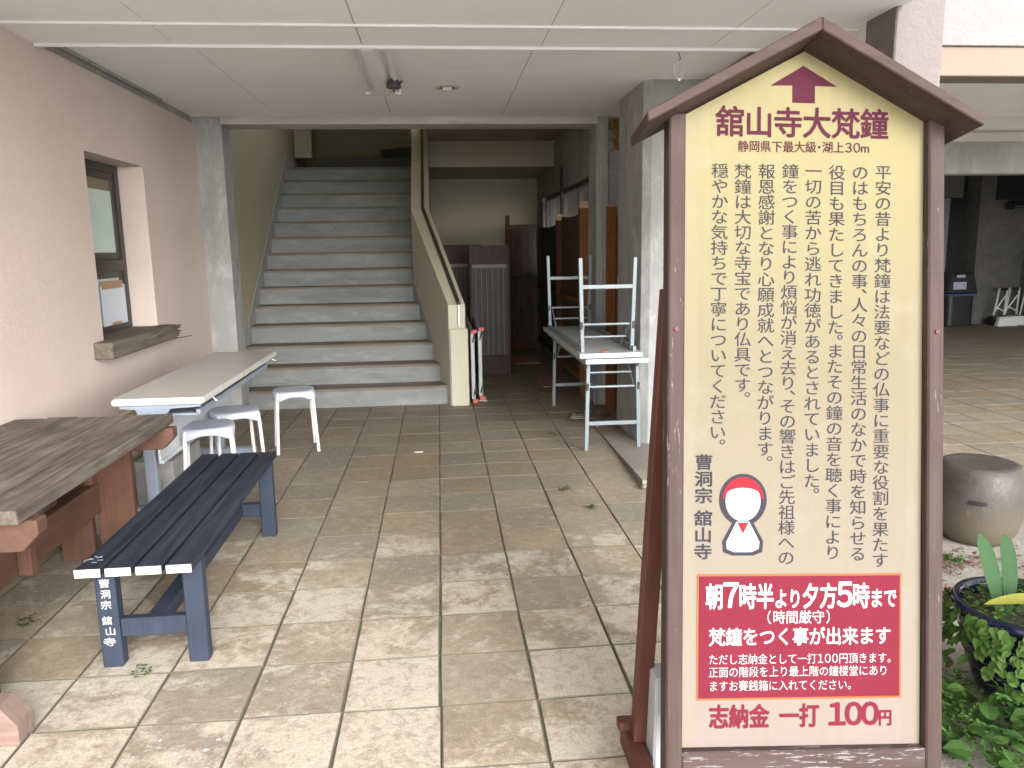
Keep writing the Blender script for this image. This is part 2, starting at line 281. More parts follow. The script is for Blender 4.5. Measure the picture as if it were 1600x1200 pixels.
# ------------------------------------------------------------------ mesh helpers
WM = {}
class MB:
    def __init__(s): s.v = []; s.f = []; s.mi = []; s.sm = []; s.cur = 0; s.smooth = False
    def add(s, vs, fs):
        o = len(s.v); s.v += [Vector(p) for p in vs]
        for f in fs: s.f.append([o+i for i in f]); s.mi.append(s.cur); s.sm.append(s.smooth)
        return s
    def bm(s, b):
        b.normal_update(); b.verts.index_update(); s.add([v.co.copy() for v in b.verts], [[v.index for v in f.verts] for f in b.faces]); b.free(); return s
    def box(s, x0, x1, y0, y1, z0, z1, bev=0., M=None, seg=1):
        b = bmesh.new(); bmesh.ops.create_cube(b, size=1)
        for v in b.verts: v.co = Vector(((x0+x1)/2+v.co.x*(x1-x0), (y0+y1)/2+v.co.y*(y1-y0), (z0+z1)/2+v.co.z*(z1-z0)))
        if bev: bmesh.ops.bevel(b, geom=b.edges[:], offset=bev, segments=seg, affect='EDGES', profile=.6)
        if M: bmesh.ops.transform(b, matrix=M, verts=b.verts[:])
        return s.bm(b)
    def bar(s, p, q, wx, wy, bev=0., upv=(0, 0, 1)):      # rectangular bar from p to q
        p, q = Vector(p), Vector(q); d = q-p; L = d.length; d.normalize(); u = Vector(upv)
        if abs(d.dot(u)) > .98: u = Vector((0, 1, 0))
        xx = u.cross(d).normalized(); yy = d.cross(xx); M = Matrix(((xx.x, yy.x, d.x, p.x), (xx.y, yy.y, d.y, p.y), (xx.z, yy.z, d.z, p.z), (0, 0, 0, 1)))
        return s.box(-wx/2, wx/2, -wy/2, wy/2, 0, L, bev, M)
    def prism(s, poly, a, b, axis='y', bev=0.):            # polygon (2D) swept along an axis
        def P(c, t): return {'y': (c[0], t, c[1]), 'x': (t, c[0], c[1]), 'z': (c[0], c[1], t)}[axis]
        n = len(poly); bm_ = bmesh.new()
        A = [bm_.verts.new(P(c, a)) for c in poly]; B = [bm_.verts.new(P(c, b)) for c in poly]
        bm_.faces.new(A); bm_.faces.new(B[::-1])
        for i in range(n): bm_.faces.new((A[i], B[i], B[(i+1) % n], A[(i+1) % n]))
        bmesh.ops.recalc_face_normals(bm_, faces=bm_.faces[:])
        if bev: bmesh.ops.bevel(bm_, geom=bm_.edges[:], offset=bev, segments=1, affect='EDGES')
        return s.bm(bm_)
    def tube(s, pts, r, n=10, caps=True, taper=None):
        pts = [Vector(p) for p in pts]; rings = []; prev = None
        for i, p in enumerate(pts):
            d = (pts[min(i+1, len(pts)-1)]-pts[max(i-1, 0)]).normalized()
            if prev is None:
                u = Vector((0, 0, 1)) if abs(d.z) < .9 else Vector((1, 0, 0)); prev = (u-d*u.dot(d)).normalized()
            else: prev = (prev-d*prev.dot(d)).normalized()
            b = d.cross(prev); rr = r if taper is None else taper[i]
            rings.append([p+(prev*math.cos(2*math.pi*k/n)+b*math.sin(2*math.pi*k/n))*rr for k in range(n)])
        vs = [v for R_ in rings for v in R_]; fs = []
        for i in range(len(pts)-1):
            for k in range(n): fs.append((i*n+k, i*n+(k+1) % n, (i+1)*n+(k+1) % n, (i+1)*n+k))
        sm = s.smooth; s.smooth = True; s.add(vs, fs); s.smooth = sm
        if caps: s.add(rings[0], [list(range(n))[::-1]]); s.add(rings[-1], [list(range(n))])
        return s
    def lathe(s, prof, c=(0, 0, 0), n=40):
        vs = []; fs = []
        for r, z in prof:
            for k in range(n): vs.append((c[0]+r*math.cos(2*math.pi*k/n), c[1]+r*math.sin(2*math.pi*k/n), c[2]+z))
        for i in range(len(prof)-1):
            for k in range(n): fs.append((i*n+k, i*n+(k+1) % n, (i+1)*n+(k+1) % n, (i+1)*n+k))
        sm = s.smooth; s.smooth = True; s.add(vs, fs); s.smooth = sm; return s
    def build(s, name, mats, parent=None, loc=None, local=False):
        me = bpy.data.meshes.new(name); o = bpy.data.objects.new(name, me); COL.objects.link(o)
        if parent is not None:
            o.parent = parent; WM[o.name] = WM[parent.name]; inv = Matrix.Identity(4) if local else WM[parent.name].inverted()
        else:
            M = Matrix.Translation(Vector(loc or (0, 0, 0))); WM[o.name] = M; o.location = loc or (0, 0, 0); inv = Matrix.Identity(4) if local else M.inverted()
        me.from_pydata([tuple(inv @ v) for v in s.v], [], s.f)
        for m in (mats if isinstance(mats, (list, tuple)) else [mats]): me.materials.append(m)
        me.polygons.foreach_set('material_index', s.mi); me.polygons.foreach_set('use_smooth', s.sm); me.update()
        return o
def tag(o, label, cat, group=None, kind=None):
    if label: o['label'] = label
    if cat: o['category'] = cat
    if group: o['group'] = group
    if kind: o['kind'] = kind
    return o
def struct(o): o['kind'] = 'structure'; return o
def thing(name, label, cat, loc=(0, 0, 0), rz=0., group=None, M=None):
    o = bpy.data.objects.new(name, None); COL.objects.link(o); o.empty_display_size = .1
    if M is None: M = Matrix.Translation(Vector(loc)) @ Matrix.Rotation(rz, 4, 'Z'); o.location = loc; o.rotation_euler = (0, 0, rz)
    else: o.matrix_world = M
    WM[o.name] = M; return tag(o, label, cat, group)
def dup(root, loc, rz=0., label=None):
    r = root.copy(); COL.objects.link(r); r.location = loc; r.rotation_euler = (0, 0, rz)
    if label: r['label'] = label
    for c in [x for x in bpy.data.objects if x.parent == root]:
        d = c.copy(); COL.objects.link(d); d.parent = r
        for g in [x for x in bpy.data.objects if x.parent == c]:
            e = g.copy(); COL.objects.link(e); e.parent = d
    return r

# ------------------------------------------------------------------ ground and paving
b = MB(); b.add([(-60, -80, -.03), (60, -80, -.03), (60, 60, -.03), (-60, 60, -.03)], [(0, 1, 2, 3)]); struct(b.build('ground', GROUND))
b = MB(); b.add([(-2.3, -1.5, -.007), (10, -1.5, -.007), (10, 12.6, -.007), (-2.3, 12.6, -.007)], [(0, 1, 2, 3)]); struct(b.build('paving_bed', JOINT))
X0, Y0, T = -.0368, 2.2007, .3
def tile(b, x0, x1, y0, y1, z):
    g1, g2 = random.uniform(.0012, .0036), random.uniform(.0012, .0030); c = random.uniform(.0022, .004)
    q = [(x0+g1, y0+g2), (x1-g1, y0+g2), (x1-g1, y1-g2), (x0+g1, y1-g2)]
    q = [(p[0]+random.uniform(-.0026, .0026), p[1]+random.uniform(-.0022, .0022)) for p in q]
    hz = [z+random.uniform(-.0016, .0016) for _ in q]; cx, cy = (x0+x1)/2, (y0+y1)/2
    inn = [(p[0]+(c if p[0] < cx else -c), p[1]+(c if p[1] < cy else -c)) for p in q]
    vs = [(*p, z-.02) for p in q]+[(*p, h-.003) for p, h in zip(q, hz)]+[(*p, h) for p, h in zip(inn, hz)]
    fs = [(8, 9, 10, 11)]
    for i in range(4): j = (i+1) % 4; fs += [(i, j, 4+j, 4+i), (4+i, 4+j, 8+j, 8+i)]
    b.cur = 0; b.add(vs[:], [fs[0]]); b.cur = 1; o_ = len(b.v)-12
    for f in fs[1:]: b.f.append([o_+i for i in f]); b.mi.append(1); b.sm.append(False)
    b.cur = 0
b = MB()
for i in range(-7, 4):
    for j in range(-12, 31):
        x0, y0 = X0+i*T, Y0+j*T
        if x0 > 1.13: continue
        tile(b, x0, x0+T, y0, y0+T, 0)
struct(b.build('paving', [TILE, GRIME]))
b = MB()
for i in range(4, 33):
    for j in range(4, 34):
        x0, y0 = X0+i*T, Y0+j*T
        if y0 < 5.2 and x0 < 1.9: continue
        tile(b, x0, x0+T, y0, y0+T, .0)
struct(b.build('hall_paving', [TILE, GRIME]))
# raised kerb slab at the concrete pillar's foot
b = MB()
z0, z1 = .045, .004
b.add([(1.135, 4.26, -.02), (2.05, 4.26, -.02), (2.05, 5.55, -.02), (1.165, 5.55, -.02), (1.135, 4.26, z0), (2.05, 4.26, z0), (2.05, 5.55, z1), (1.165, 5.55, z1)],
      [(4, 5, 6, 7), (0, 1, 5, 4), (1, 2, 6, 5), (2, 3, 7, 6), (3, 0, 4, 7)])
struct(b.build('raised_slab', APRON))
# rough concrete apron at the right
b = MB(); N = 26
for a in range(N+1):
    for c in range(N+1):
        x = 1.16+4.6*a/N; y = -.8+(4.2 if x > 1.9 else 5.0)*c/N*(1 if x > 1.9 else .84)
        b.v.append(Vector((x, y, .004+.006*math.sin(a*1.7+c)*random.random())))
for a in range(N):
    for c in range(N): i = a*(N+1)+c; b.f.append([i, i+N+1, i+N+2, i+1]); b.mi.append(0); b.sm.append(True)
struct(b.build('apron', APRON))

# ------------------------------------------------------------------ pink wall with its window
XW = -1.9
wl = thing('stucco_wall', 'long pink stucco wall on the left behind the wooden table', 'wall', (XW, 4, 0))
b = MB(); ya, yb, za, zb = 4.57, 5.43, .885, 1.938; y_, Y_, Z_ = -1.2, 6.64, 2.383; xi = -2.09
ys = [y_, ya, yb, Y_]; zs = [-.02, za, zb, Z_]
for i in range(3):
    for j in range(3):
        if i == 1 and j == 1: continue
        b.add([(XW, ys[i], zs[j]), (XW, ys[i+1], zs[j]), (XW, ys[i+1], zs[j+1]), (XW, ys[i], zs[j+1])], [(0, 1, 2, 3)])
b.add([(XW, ya, za), (XW, yb, za), (XW, yb, zb), (XW, ya, zb), (xi, ya, za), (xi, yb, za), (xi, yb, zb), (xi, ya, zb)], [(0, 4, 5, 1), (1, 5, 6, 2), (2, 6, 7, 3), (3, 7, 4, 0)])
b.add([(XW, y_, Z_), (XW, Y_, Z_), (-2.3, Y_, Z_), (-2.3, y_, Z_), (-2.3, y_, -.02), (-2.3, Y_, -.02)], [(0, 1, 2, 3), (3, 2, 5, 4)])
b.add([(XW, y_, -.02), (XW, y_, Z_), (-2.3, y_, Z_), (-2.3, y_, -.02)], [(0, 1, 2, 3)])
b.build('wall', PINK, wl)
XF = -2.06
def frame_rect(b, y0, y1, z0, z1, t, x0, x1, bev=.003):
    b.box(x0, x1, y0, y0+t, z0, z1, bev); b.box(x0, x1, y1-t, y1, z0, z1, bev)
    b.box(x0, x1, y0+t, y1-t, z0, z0+t, bev); b.box(x0, x1, y0+t, y1-t, z1-t, z1, bev)
wf = MB(); frame_rect(wf, ya, yb, za+.003, zb, .05, -2.11, XF); wf.box(-2.105, XF+.012, ya+.05, yb-.05, 1.275, 1.345, .004)
frame_rect(wf, ya+.05, yb-.05, 1.345, zb-.05, .045, -2.1, XF-.012); frame_rect(wf, ya+.05, yb-.05, za+.01, 1.275, .045, -2.1, XF-.012)
wfo = wf.build('window', BRONZE, wl)
MB().box(-2.09, -2.083, ya+.09, yb-.09, 1.385, 1.845).build('frosted_pane', FROST, wfo)
MB().box(-2.088, -2.081, ya+.09, yb-.09, 1.775, 1.85).build('upper_pane', DARKPANE, wfo)['label'] = 'dark olive upper strip of the window pane'
MB().box(-2.09, -2.083, ya+.09, yb-.09, za+.05, 1.235).build('lower_pane', FROST, wfo)
MB().box(XF-.012, XF-.009, 5.01, 5.385, .905, 1.188).build('paper_sheet', PAPER, wfo)['label'] = 'white paper taped over the lower pane'
MB().box(XF-.0085, XF-.006, 5.02, 5.34, 1.165, 1.215).build('tape', TAPE, wfo); MB().box(XF-.0085, XF-.006, 5.13, 5.27, .905, .955).build('tape', TAPE, wfo)
b = MB(); b.box(-1.925, -1.8, 4.43, 5.50, .808, .902, .006); b.box(-2.06, -1.926, 4.575, 5.425, .887, .900, .003)
for k in range(6):
    z = .815+.013*k; b.box(-1.86+.01*(k % 2), -1.806, 5.49, 5.53+.035*random.random()*(1+(k % 3)), z, z+.009, .002)
b.bar((-1.82, 5.48, .805), (-1.80, 5.80, .79), .006, .006); b.build('window_sill', SILL, wl)['label'] = 'weathered splintered timber sill below the window'

# ------------------------------------------------------------------ ceiling
cl = thing('porch_ceiling', 'white panelled ceiling over the paved porch', 'ceiling', (0, 4, 2.44))
b = MB()
xs = [-1.93, -1.245, -.345, .545, 1.42, 2.02]; yy = [4.16, 4.985, 5.885, 6.638]
for i in range(5):
    for j in range(3): b.box(xs[i]+.0025, xs[i+1]-.0025, yy[j]+.001, yy[j+1]-.001, 2.44, 2.455, .0012)
b.build('panel', CEIL, cl)
b = MB(); yz = [1.02, 2.02, 3.03, 3.762, 4.135]  # front rows out of view, their reach set to shade the sign
for i in range(5):
    for j in range(4): b.box(xs[i]+.0025+.022*(i == 0), xs[i+1]-.0025, yz[j]+.001, yz[j+1]-.001, 2.38, 2.395, .0012)
b.build('soffit', CEIL, cl)
MB().box(-1.96, 2.04, 1.02, 6.64, 2.462, 2.6).build('ceiling_slab', DARKH, cl)
MB().box(-1.90, 2.02, 4.137, 4.158, 2.366, 2.44, .004).build('edge_trim', TRIM, cl)
MB().box(-1.90, 2.02, 3.752, 3.776, 2.368, 2.3795, .004).build('bead', TRIM, cl)
MB().box(-1.96, 2.04, .94, 1.017, 2.37, 3.3).build('fascia', FACADE, cl)  # unseen roof edge, brought forward for the shade it gives
b = MB(); b.box(-2.1, -1.915, 4.0, 6.64, 2.388, 2.60); b.box(-1.95, -1.888, 4.16, 5.9, 2.422, 2.46, .003)
tag(b.build('edge_beam', CONC, None, (-2, 5, 2.39)), 'thin grey concrete strip between the pink wall top and the white ceiling', 'beam')

# ------------------------------------------------------------------ pillars and beam
def latch(parent, x, y, z, s=-1):
    MB().box(x-.012 if s < 0 else x, x if s < 0 else x+.012, y-.02, y+.02, z-.05, z+.05, .003).build('latch', CHROME, parent)
p1 = thing('concrete_pillar', 'grey concrete pillar between the pink wall and the stairs', 'pillar', (-1.8, 6.78, 0))
b = MB(); b.prism([(-1.915, 6.92), (-1.915, 6.645), (-1.775, 6.645), (-1.70, 6.665), (-1.70, 6.92)], -.02, 2.46, 'z'); b.build('shaft', CONC, p1)
latch(p1, -1.688, 6.80, 1.28)
p2 = thing('concrete_pillar', 'big grey concrete pillar just left of the sign board', 'pillar', (1.57, 5.5, 0))
b = MB(); b.prism([(1.362, 5.93), (1.362, 5.235), (1.415, 5.195), (1.80, 5.195), (1.80, 5.93)], -.02, 2.46, 'z', .004); b.build('shaft', CONC, p2)
b = MB(); b.tube([(1.362, 5.60, 2.16), (1.33, 5.60, 2.16), (1.325, 5.60, 2.175)], .004, 6); b.box(1.352, 1.361, 5.66, 5.68, 2.10, 2.24); b.build('hook', CHROME, p2)
p3 = thing('concrete_pillar', 'narrow concrete pillar at the right end of the beam, with brown foam beside its top', 'pillar', (1.4, 6.78, 0))
b = MB(); b.prism([(1.345, 7.02), (1.345, 6.69), (1.385, 6.65), (1.44, 6.65), (1.44, 7.02)], -.02, 2.46, 'z', .003); b.build('shaft', CONC, p3)
b = MB(); b.tube([(1.345, 6.95, 2.17), (1.32, 6.95, 2.17)], .004, 6); b.box(1.336, 1.344, 6.88, 6.9, 2.12, 2.24); b.build('hook', CHROME, p3)
sw = thing('side_wall', 'short grey plastered wall between the two concrete pillars', 'wall', (1.6, 6.9, 0))
b = MB(); b.box(1.437, 1.80, 6.69, 6.9, 0, 2.46); b.box(1.437, 1.80, 6.68, 6.69, 0, 2.02, .004); b.box(1.66, 1.80, 5.93, 6.69, 0, 2.46); b.build('plaster', CONC, sw)
b = MB(); b.smooth = True
for k in range(90):
    t = random.random(); x = 1.43+.11*random.random(); z = 2.42-.25*t*t; bm_ = bmesh.new(); bmesh.ops.create_icosphere(bm_, subdivisions=1, radius=random.uniform(.008, .02))
    if x < 1.47 and z < 2.33: z = 2.40
    bmesh.ops.translate(bm_, verts=bm_.verts[:], vec=(x, 6.674, z)); b.bm(bm_)
b.build('foam_patch', FOAM, sw)['label'] = 'brown expanding foam oozing from the wall corner'
b = MB(); b.box(-1.698, 1.343, 6.64, 6.92, 2.382, 2.62, .004); b.box(-1.698, 1.343, 6.634, 6.64, 2.407, 2.437, .002)
tag(b.build('lintel_beam', BEAMC, None, (0, 6.8, 2.38)), 'pale concrete lintel beam across the stair opening', 'beam')
b = MB(); b.box(1.77, 1.95, 3.82, 5.192, 2.29, 2.4385, .004); b.box(1.75, 1.769, 5.02, 5.192, 2.27, 2.438, .004)
tag(b.build('porch_beam', TAN, None, (1.85, 4.4, 2.26)), 'tan painted beam running from the concrete pillar to the stucco column', 'beam')
b = MB(); b.box(1.99, 2.212, 3.40, 3.65, -.02, 4.2, .006)
tag(b.build('stucco_column', COLSTUC, None, (2.1, 3.52, 0)), 'square pink stucco column standing behind the sign board', 'column')

# ------------------------------------------------------------------ staircase
st = thing('staircase', 'wide concrete staircase climbing away behind the porch', 'staircase', (-.8, 6.92, 0))
RH, RT, NS = .17, .236, 14
def xr(y): return .075-.272*(y-6.83) if y < 8.1 else -.27
for k in range(1, NS+1):
    y0 = 6.92+(k-1)*RT; y1 = y0+RT+.05 if k < NS else 11.6; z1 = k*RH; z0 = max(z1-RH-.02, -.02)
    b = MB(); xa, xb0, xb1 = -1.82, xr(y0)+.01, xr(min(y1, 12))+.01
    b.cur = 1; b.add([(xa, y0+.006, z0), (xb0, y0+.006, z0), (xb0, y0+.006, z1-.028), (xa, y0+.006, z1-.028)], [(0, 1, 2, 3)])
    b.cur = 0; b.add([(xa, y0+.003, z1-.008), (xb0, y0+.003, z1-.008), (xb1, y1, z1), (xa, y1, z1), (xb0, y0+.008, z1), (xa, y0+.008, z1), (xa, y0-.006, z1-.026), (xb0, y0-.006, z1-.026), (xa, y0-.006, z1-.010), (xb0, y0-.006, z1-.010), (xa, y0+.006, z1-.028), (xb0, y0+.006, z1-.028)],
                     [(5, 4, 2, 3), (8, 9, 4, 5), (6, 7, 9, 8), (10, 11, 7, 6)])
    b.build('step', [TREAD, RISER], st)
b = MB(); b.prism([(-1.55, 10.62), (-.28, 10.62), (-.28, 11.4), (-1.55, 11.4)], 2.375, 2.55, 'z'); b.build('winder_step', DKGREY, st)
b = MB(); b.prism([(-.75, 11.15), (-.28, 10.8), (-.28, 11.4), (-.75, 11.4)], 2.55, 2.72, 'z'); b.build('winder_step', DKGREY, st)
# grey skirting strip along the parapet foot
def par_z(y): return .897+(y-6.83)*.692 if y < 8.1 else 1.776+(y-8.1)*.72
b = MB()
for (ya_, yb_) in ((6.93, 8.1), (8.1, 10.2)):
    xa, xb = xr(ya_), xr(yb_); za_, zb_ = (ya_-6.92)*.72+.20, (yb_-6.92)*.72+.20
    b.add([(xa-.004, ya_, -.02), (xb-.004, yb_, -.02), (xb-.004, yb_, zb_), (xa-.004, ya_, za_)], [(0, 3, 2, 1)])
b.build('skirting', CONC, st)
b = MB(); b.prism([(6.92, -.02), (10.0, 2.22), (10.62, 2.40), (10.62, 2.50), (9.98, 2.50), (6.92, .26)], -1.8185, -1.811, 'x'); b.build('skirting', CONCD, st)
b = MB()
L = [(.065, 6.83), (-.268, 8.1), (-.272, 10.3)]; Rr = [(.212, 6.83), (-.088, 8.1), (-.088, 10.3)]; zt = [.897, 1.776, 3.36]
for i in (0, 1):
    l0, l1, r0, r1 = L[i], L[i+1], Rr[i], Rr[i+1]
    b.add([(*l0, 0), (*l1, 0), (*l1, zt[i+1]), (*l0, zt[i]), (*r0, 0), (*r1, 0), (*r1, zt[i+1]), (*r0, zt[i])], [(0, 3, 2, 1), (4, 5, 6, 7), (3, 7, 6, 2)] + ([(0, 4, 7, 3)] if i == 0 else [(1, 2, 6, 5)]))
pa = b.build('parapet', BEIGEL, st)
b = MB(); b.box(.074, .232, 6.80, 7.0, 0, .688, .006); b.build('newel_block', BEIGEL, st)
b = MB(); off = .016
b.bar((.158, 6.82, .905), (-.150, 8.1, 1.79), .03, .035, .006); b.bar((-.150, 8.1, 1.79), (-.153, 9.415, 2.735), .03, .035, .006); b.build('handrail', HANDR, st)
MB().bar((.158, 6.816, .70), (.158, 6.816, .90), .018, .02, .004).build('handrail_end', CHROME, st)

# ------------------------------------------------------------------ rooms behind
iw = thing('stairwell_wall', 'dim beige wall along the left side and back of the stairwell', 'wall', (-1.82, 9, 0))
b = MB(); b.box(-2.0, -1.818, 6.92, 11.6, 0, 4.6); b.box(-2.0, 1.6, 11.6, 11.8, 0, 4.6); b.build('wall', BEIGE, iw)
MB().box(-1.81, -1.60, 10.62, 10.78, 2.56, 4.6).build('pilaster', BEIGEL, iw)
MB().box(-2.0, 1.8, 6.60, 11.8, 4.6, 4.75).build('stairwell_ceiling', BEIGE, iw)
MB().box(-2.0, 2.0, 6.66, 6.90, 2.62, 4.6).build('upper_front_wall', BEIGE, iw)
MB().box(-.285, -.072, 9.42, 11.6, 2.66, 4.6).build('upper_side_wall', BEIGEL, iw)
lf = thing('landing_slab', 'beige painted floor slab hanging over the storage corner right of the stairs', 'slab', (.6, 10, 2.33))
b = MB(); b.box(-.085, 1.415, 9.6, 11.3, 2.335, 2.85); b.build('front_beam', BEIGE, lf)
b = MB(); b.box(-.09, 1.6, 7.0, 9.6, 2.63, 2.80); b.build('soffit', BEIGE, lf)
bw = MB(); bw.box(-.09, 1.42, 11.3, 11.5, 0, 2.335)
tag(bw.build('back_wall', BEIGE, None, (.6, 11.3, 0)), 'beige back wall of the storage corner behind the screens', 'wall')
# right side wall of the storage corner with a long window
ww = thing('window_wall', 'grey wall with a long high window behind the reed screens', 'wall', (1.5, 9, 0))
b = MB(); b.box(1.42, 1.60, 7.0, 11.4, 2.03, 2.63); b.box(1.42, 1.60, 7.0, 11.4, 0, 1.05); b.box(1.42, 1.60, 7.02, 7.25, 1.05, 2.03); b.box(1.42, 1.60, 10.75, 11.4, 1.05, 2.03); b.build('wall', CONCD, ww)
b = MB()
for y in (7.25, 8.22, 9.25, 10.3, 10.71): b.box(1.47, 1.52, y, y+.04, 1.05, 2.03)
b.box(1.47, 1.52, 7.29, 10.71, 1.05, 1.09); b.box(1.47, 1.52, 7.29, 10.71, 1.99, 2.03); b.build('window_frame', BRONZE, ww)
for y, zt_ in ((8.95, 2.26), (10.62, 1.98)): MB().box(1.39, 1.418, y, y+.05, 0, zt_, .003).build('mullion', BLACKW, ww)

# right-hand hall
hl = thing('hall_ceiling', 'white ceiling of the open hall on the right', 'ceiling', (5, 6, 2.44))
b = MB(); b.box(2.0, 5.3, 3.66, 6.64, 2.44, 2.6); b.box(5.306, 10.2, 3.66, 6.64, 2.44, 2.6); b.box(1.61, 10.2, 7.12, 12.6, 2.44, 2.6); b.build('ceiling_board', CEIL, hl)
hb = thing('hall_beam', 'stepped concrete beam across the hall on the right', 'beam', (5, 6.9, 2))
b = MB(); b.box(1.81, 10.2, 6.64, 6.80, 2.325, 2.62, .004); b.box(1.81, 10.2, 6.80, 6.92, 2.25, 2.62, .003); b.build('upper_moulding', BEAMC, hb)
b = MB(); b.box(1.81, 10.2, 6.92, 7.12, 1.98, 2.62, .004); b.build('beam', CONCD, hb)
hw = thing('hall_back_wall', 'dark concrete wall at the back of the hall on the right', 'wall', (7, 12.4, 0))
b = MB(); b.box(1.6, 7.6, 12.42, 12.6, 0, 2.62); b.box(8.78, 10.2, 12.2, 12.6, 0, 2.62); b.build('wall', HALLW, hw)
MB().box(7.6, 8.78, 12.55, 12.6, 0, 2.62).build('recess', DARKH, hw)
MB().box(7.62, 8.40, 12.40, 12.45, 0, 2.06, .004).build('door', DOORW, hw)['label'] = 'pale plain door'
MB().box(7.62, 8.60, 12.38, 12.40, 2.07, 2.42, .004).build('door_transom', HALLW, hw)
b = MB(); b.box(9.04, 10.2, 12.17, 12.2, 2.02, 2.45); b.build('opening_shade_plate', DARKH, hw)  # flat plate on the wall, coloured as the shade of an opening
rw = MB(); rw.box(9.6, 10.2, 5.6, 12.2, 0, 2.62)
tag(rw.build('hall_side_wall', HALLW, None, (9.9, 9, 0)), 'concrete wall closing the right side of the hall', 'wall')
fb = thing('facade', 'bright white stucco upper facade above the hall opening', 'facade', (5, 3.5, 2.1))
MB().box(2.216, 10.3, 3.485, 3.64, 2.242, 4.6, .003).build('upper_wall', FACADE, fb)
MB().box(2.214, 10.3, 3.50, 3.66, 2.115, 2.2415, .004).build('lintel', TAN, fb)

# ------------------------------------------------------------------ ceiling fittings
fl = thing('fluorescent_fitting', 'twin tube fluorescent fitting on the white ceiling', 'light fitting', (-.33, 4.85, 2.44))
b = MB(); b.prism([(-.40, 2.44), (-.26, 2.44), (-.30, 2.375), (-.36, 2.375)], 4.22, 5.44, 'y', .003); b.build('housing', TRIM, fl)
for x in (-.425, -.235):
    tb = MB().tube([(x, 4.25, 2.408), (x, 5.41, 2.408)], .0155, 14).build('tube', TRIM, fl)
    for y in (4.229, 5.411): MB().box(x-.02, x+.02, y, y+.02, 2.385, 2.438, .004).build('tube_holder', TRIM, tb)
se = thing('motion_sensor', 'small dark dome sensor hanging beside the fluorescent fitting', 'sensor', (-.25, 5.08, 2.38))
b = MB(); b.lathe([(.001, .035), (.022, .034), (.04, .015), (.045, -.01), (.043, -.02), (.001, -.022)], (-.243, 5.06, 2.375), 20); b.build('dome', DKGREY, se)
b = MB(); b.tube([(-.243, 5.06, 2.33), (-.243, 5.06, 2.44)], .007, 8); b.build('stem', DKGREY, se); MB().tube([(-.21, 5.06, 2.38), (-.19, 5.06, 2.40)], .007, 8).build('knob', DKGREY, se)
ho = thing('downlight_hole', 'rusty round empty downlight ring in the white ceiling', 'light fitting', (.09, 5.46, 2.44))
b = MB(); b.lathe([(.052, -.001), (.056, -.008), (.078, -.006), (.084, -.0005)], (.09, 5.46, 2.439), 28); b.build('rim', RUST, ho)
b = MB(); b.lathe([(.0005, -.0015), (.053, -.0015)], (.09, 5.46, 2.439), 28); b.build('socket', DARKH, ho)
b = MB(); b.tube([(.06, 5.46, 2.434), (.12, 5.46, 2.434)], .016, 10); b.build('lamp_holder', TRIM, ho)
hk = thing('ceiling_hook', 'wire loop and black hook hanging from the white ceiling', 'hook', (1.35, 4.45, 2.44))
b = MB(); b.tube([(1.338, 4.40, 2.44), (1.338, 4.40, 2.415), (1.345, 4.4, 2.40), (1.352, 4.40, 2.385), (1.346, 4.4, 2.378), (1.34, 4.4, 2.388)], .0025, 6); b.build('hook', BLACKP, hk)
b = MB(); pts = [(1.345+.028*math.sin(t)*(1 if t > 0 else 1), 4.40, 2.333-.055*math.cos(t) if True else 0) for t in [math.pi*(1+2*k/16) for k in range(17)]]; b.tube(pts, .0013, 5); b.box(1.338, 1.352, 4.397, 4.403, 2.272, 2.284); b.build('wire_loop', TRIM, hk)

# ------------------------------------------------------------------ wooden table (left)
tb = thing('wooden_table', 'weathered grey plank table with red-brown trestle legs against the pink wall', 'table', (-1.5, 2.8, 0))
x0, wd = -1.898, .1305; y0, y1 = 2.24, 3.575
for i in range(5):
    d = random.uniform(-.008, .008); b = MB(); b.box(x0+i*.1362, x0+i*.1362+wd, y0+d, y1+d*1.5, .622+random.uniform(-.002, .002), .665+random.uniform(-.001, .002), .006, seg=2); b.build('plank', WGREY, tb)
def bearer(y):
    MB().prism([(-1.87, .620), (-1.195, .620), (-1.195, .575), (-1.245, .525), (-1.82, .525), (-1.87, .575)], y-.03, y+.03, 'y', .003).build('bearer', WREDY, tb)
bearer(3.505); bearer(2.32)
for xa, xb in ((-1.750, -1.606), (-1.578, -1.415)):
    MB().box(xa, xb, 3.537, 3.575, 0, .620, .003).build('leg', WRED, tb)
    MB().box(xa, xb, 2.352, 2.39, 0, .620, .003).build('leg', WRED, tb)
MB().box(-1.605, -1.558, 2.25, 3.62, .23, .37, .004).build('stretcher', WREDY, tb)
MB().box(-1.600, -1.562, 3.48, 3.535, .372, .524, .003).build('batten', WRED, tb)
MB().box(-1.556, -1.508, 2.82, 2.87, .235, .620, .003).build('batten', WRED, tb)
b = MB(); b.prism([(-1.60, 0), (-1.24, 0), (-1.24, .06), (-1.285, .12), (-1.60, .12)], 2.14, 2.23, 'y', .004)
tag(b.build('timber_foot', WFADE, None, (-1.4, 2.18, 0)), 'cut end of a red-brown timber lying on the paving at the bottom left', 'timber')

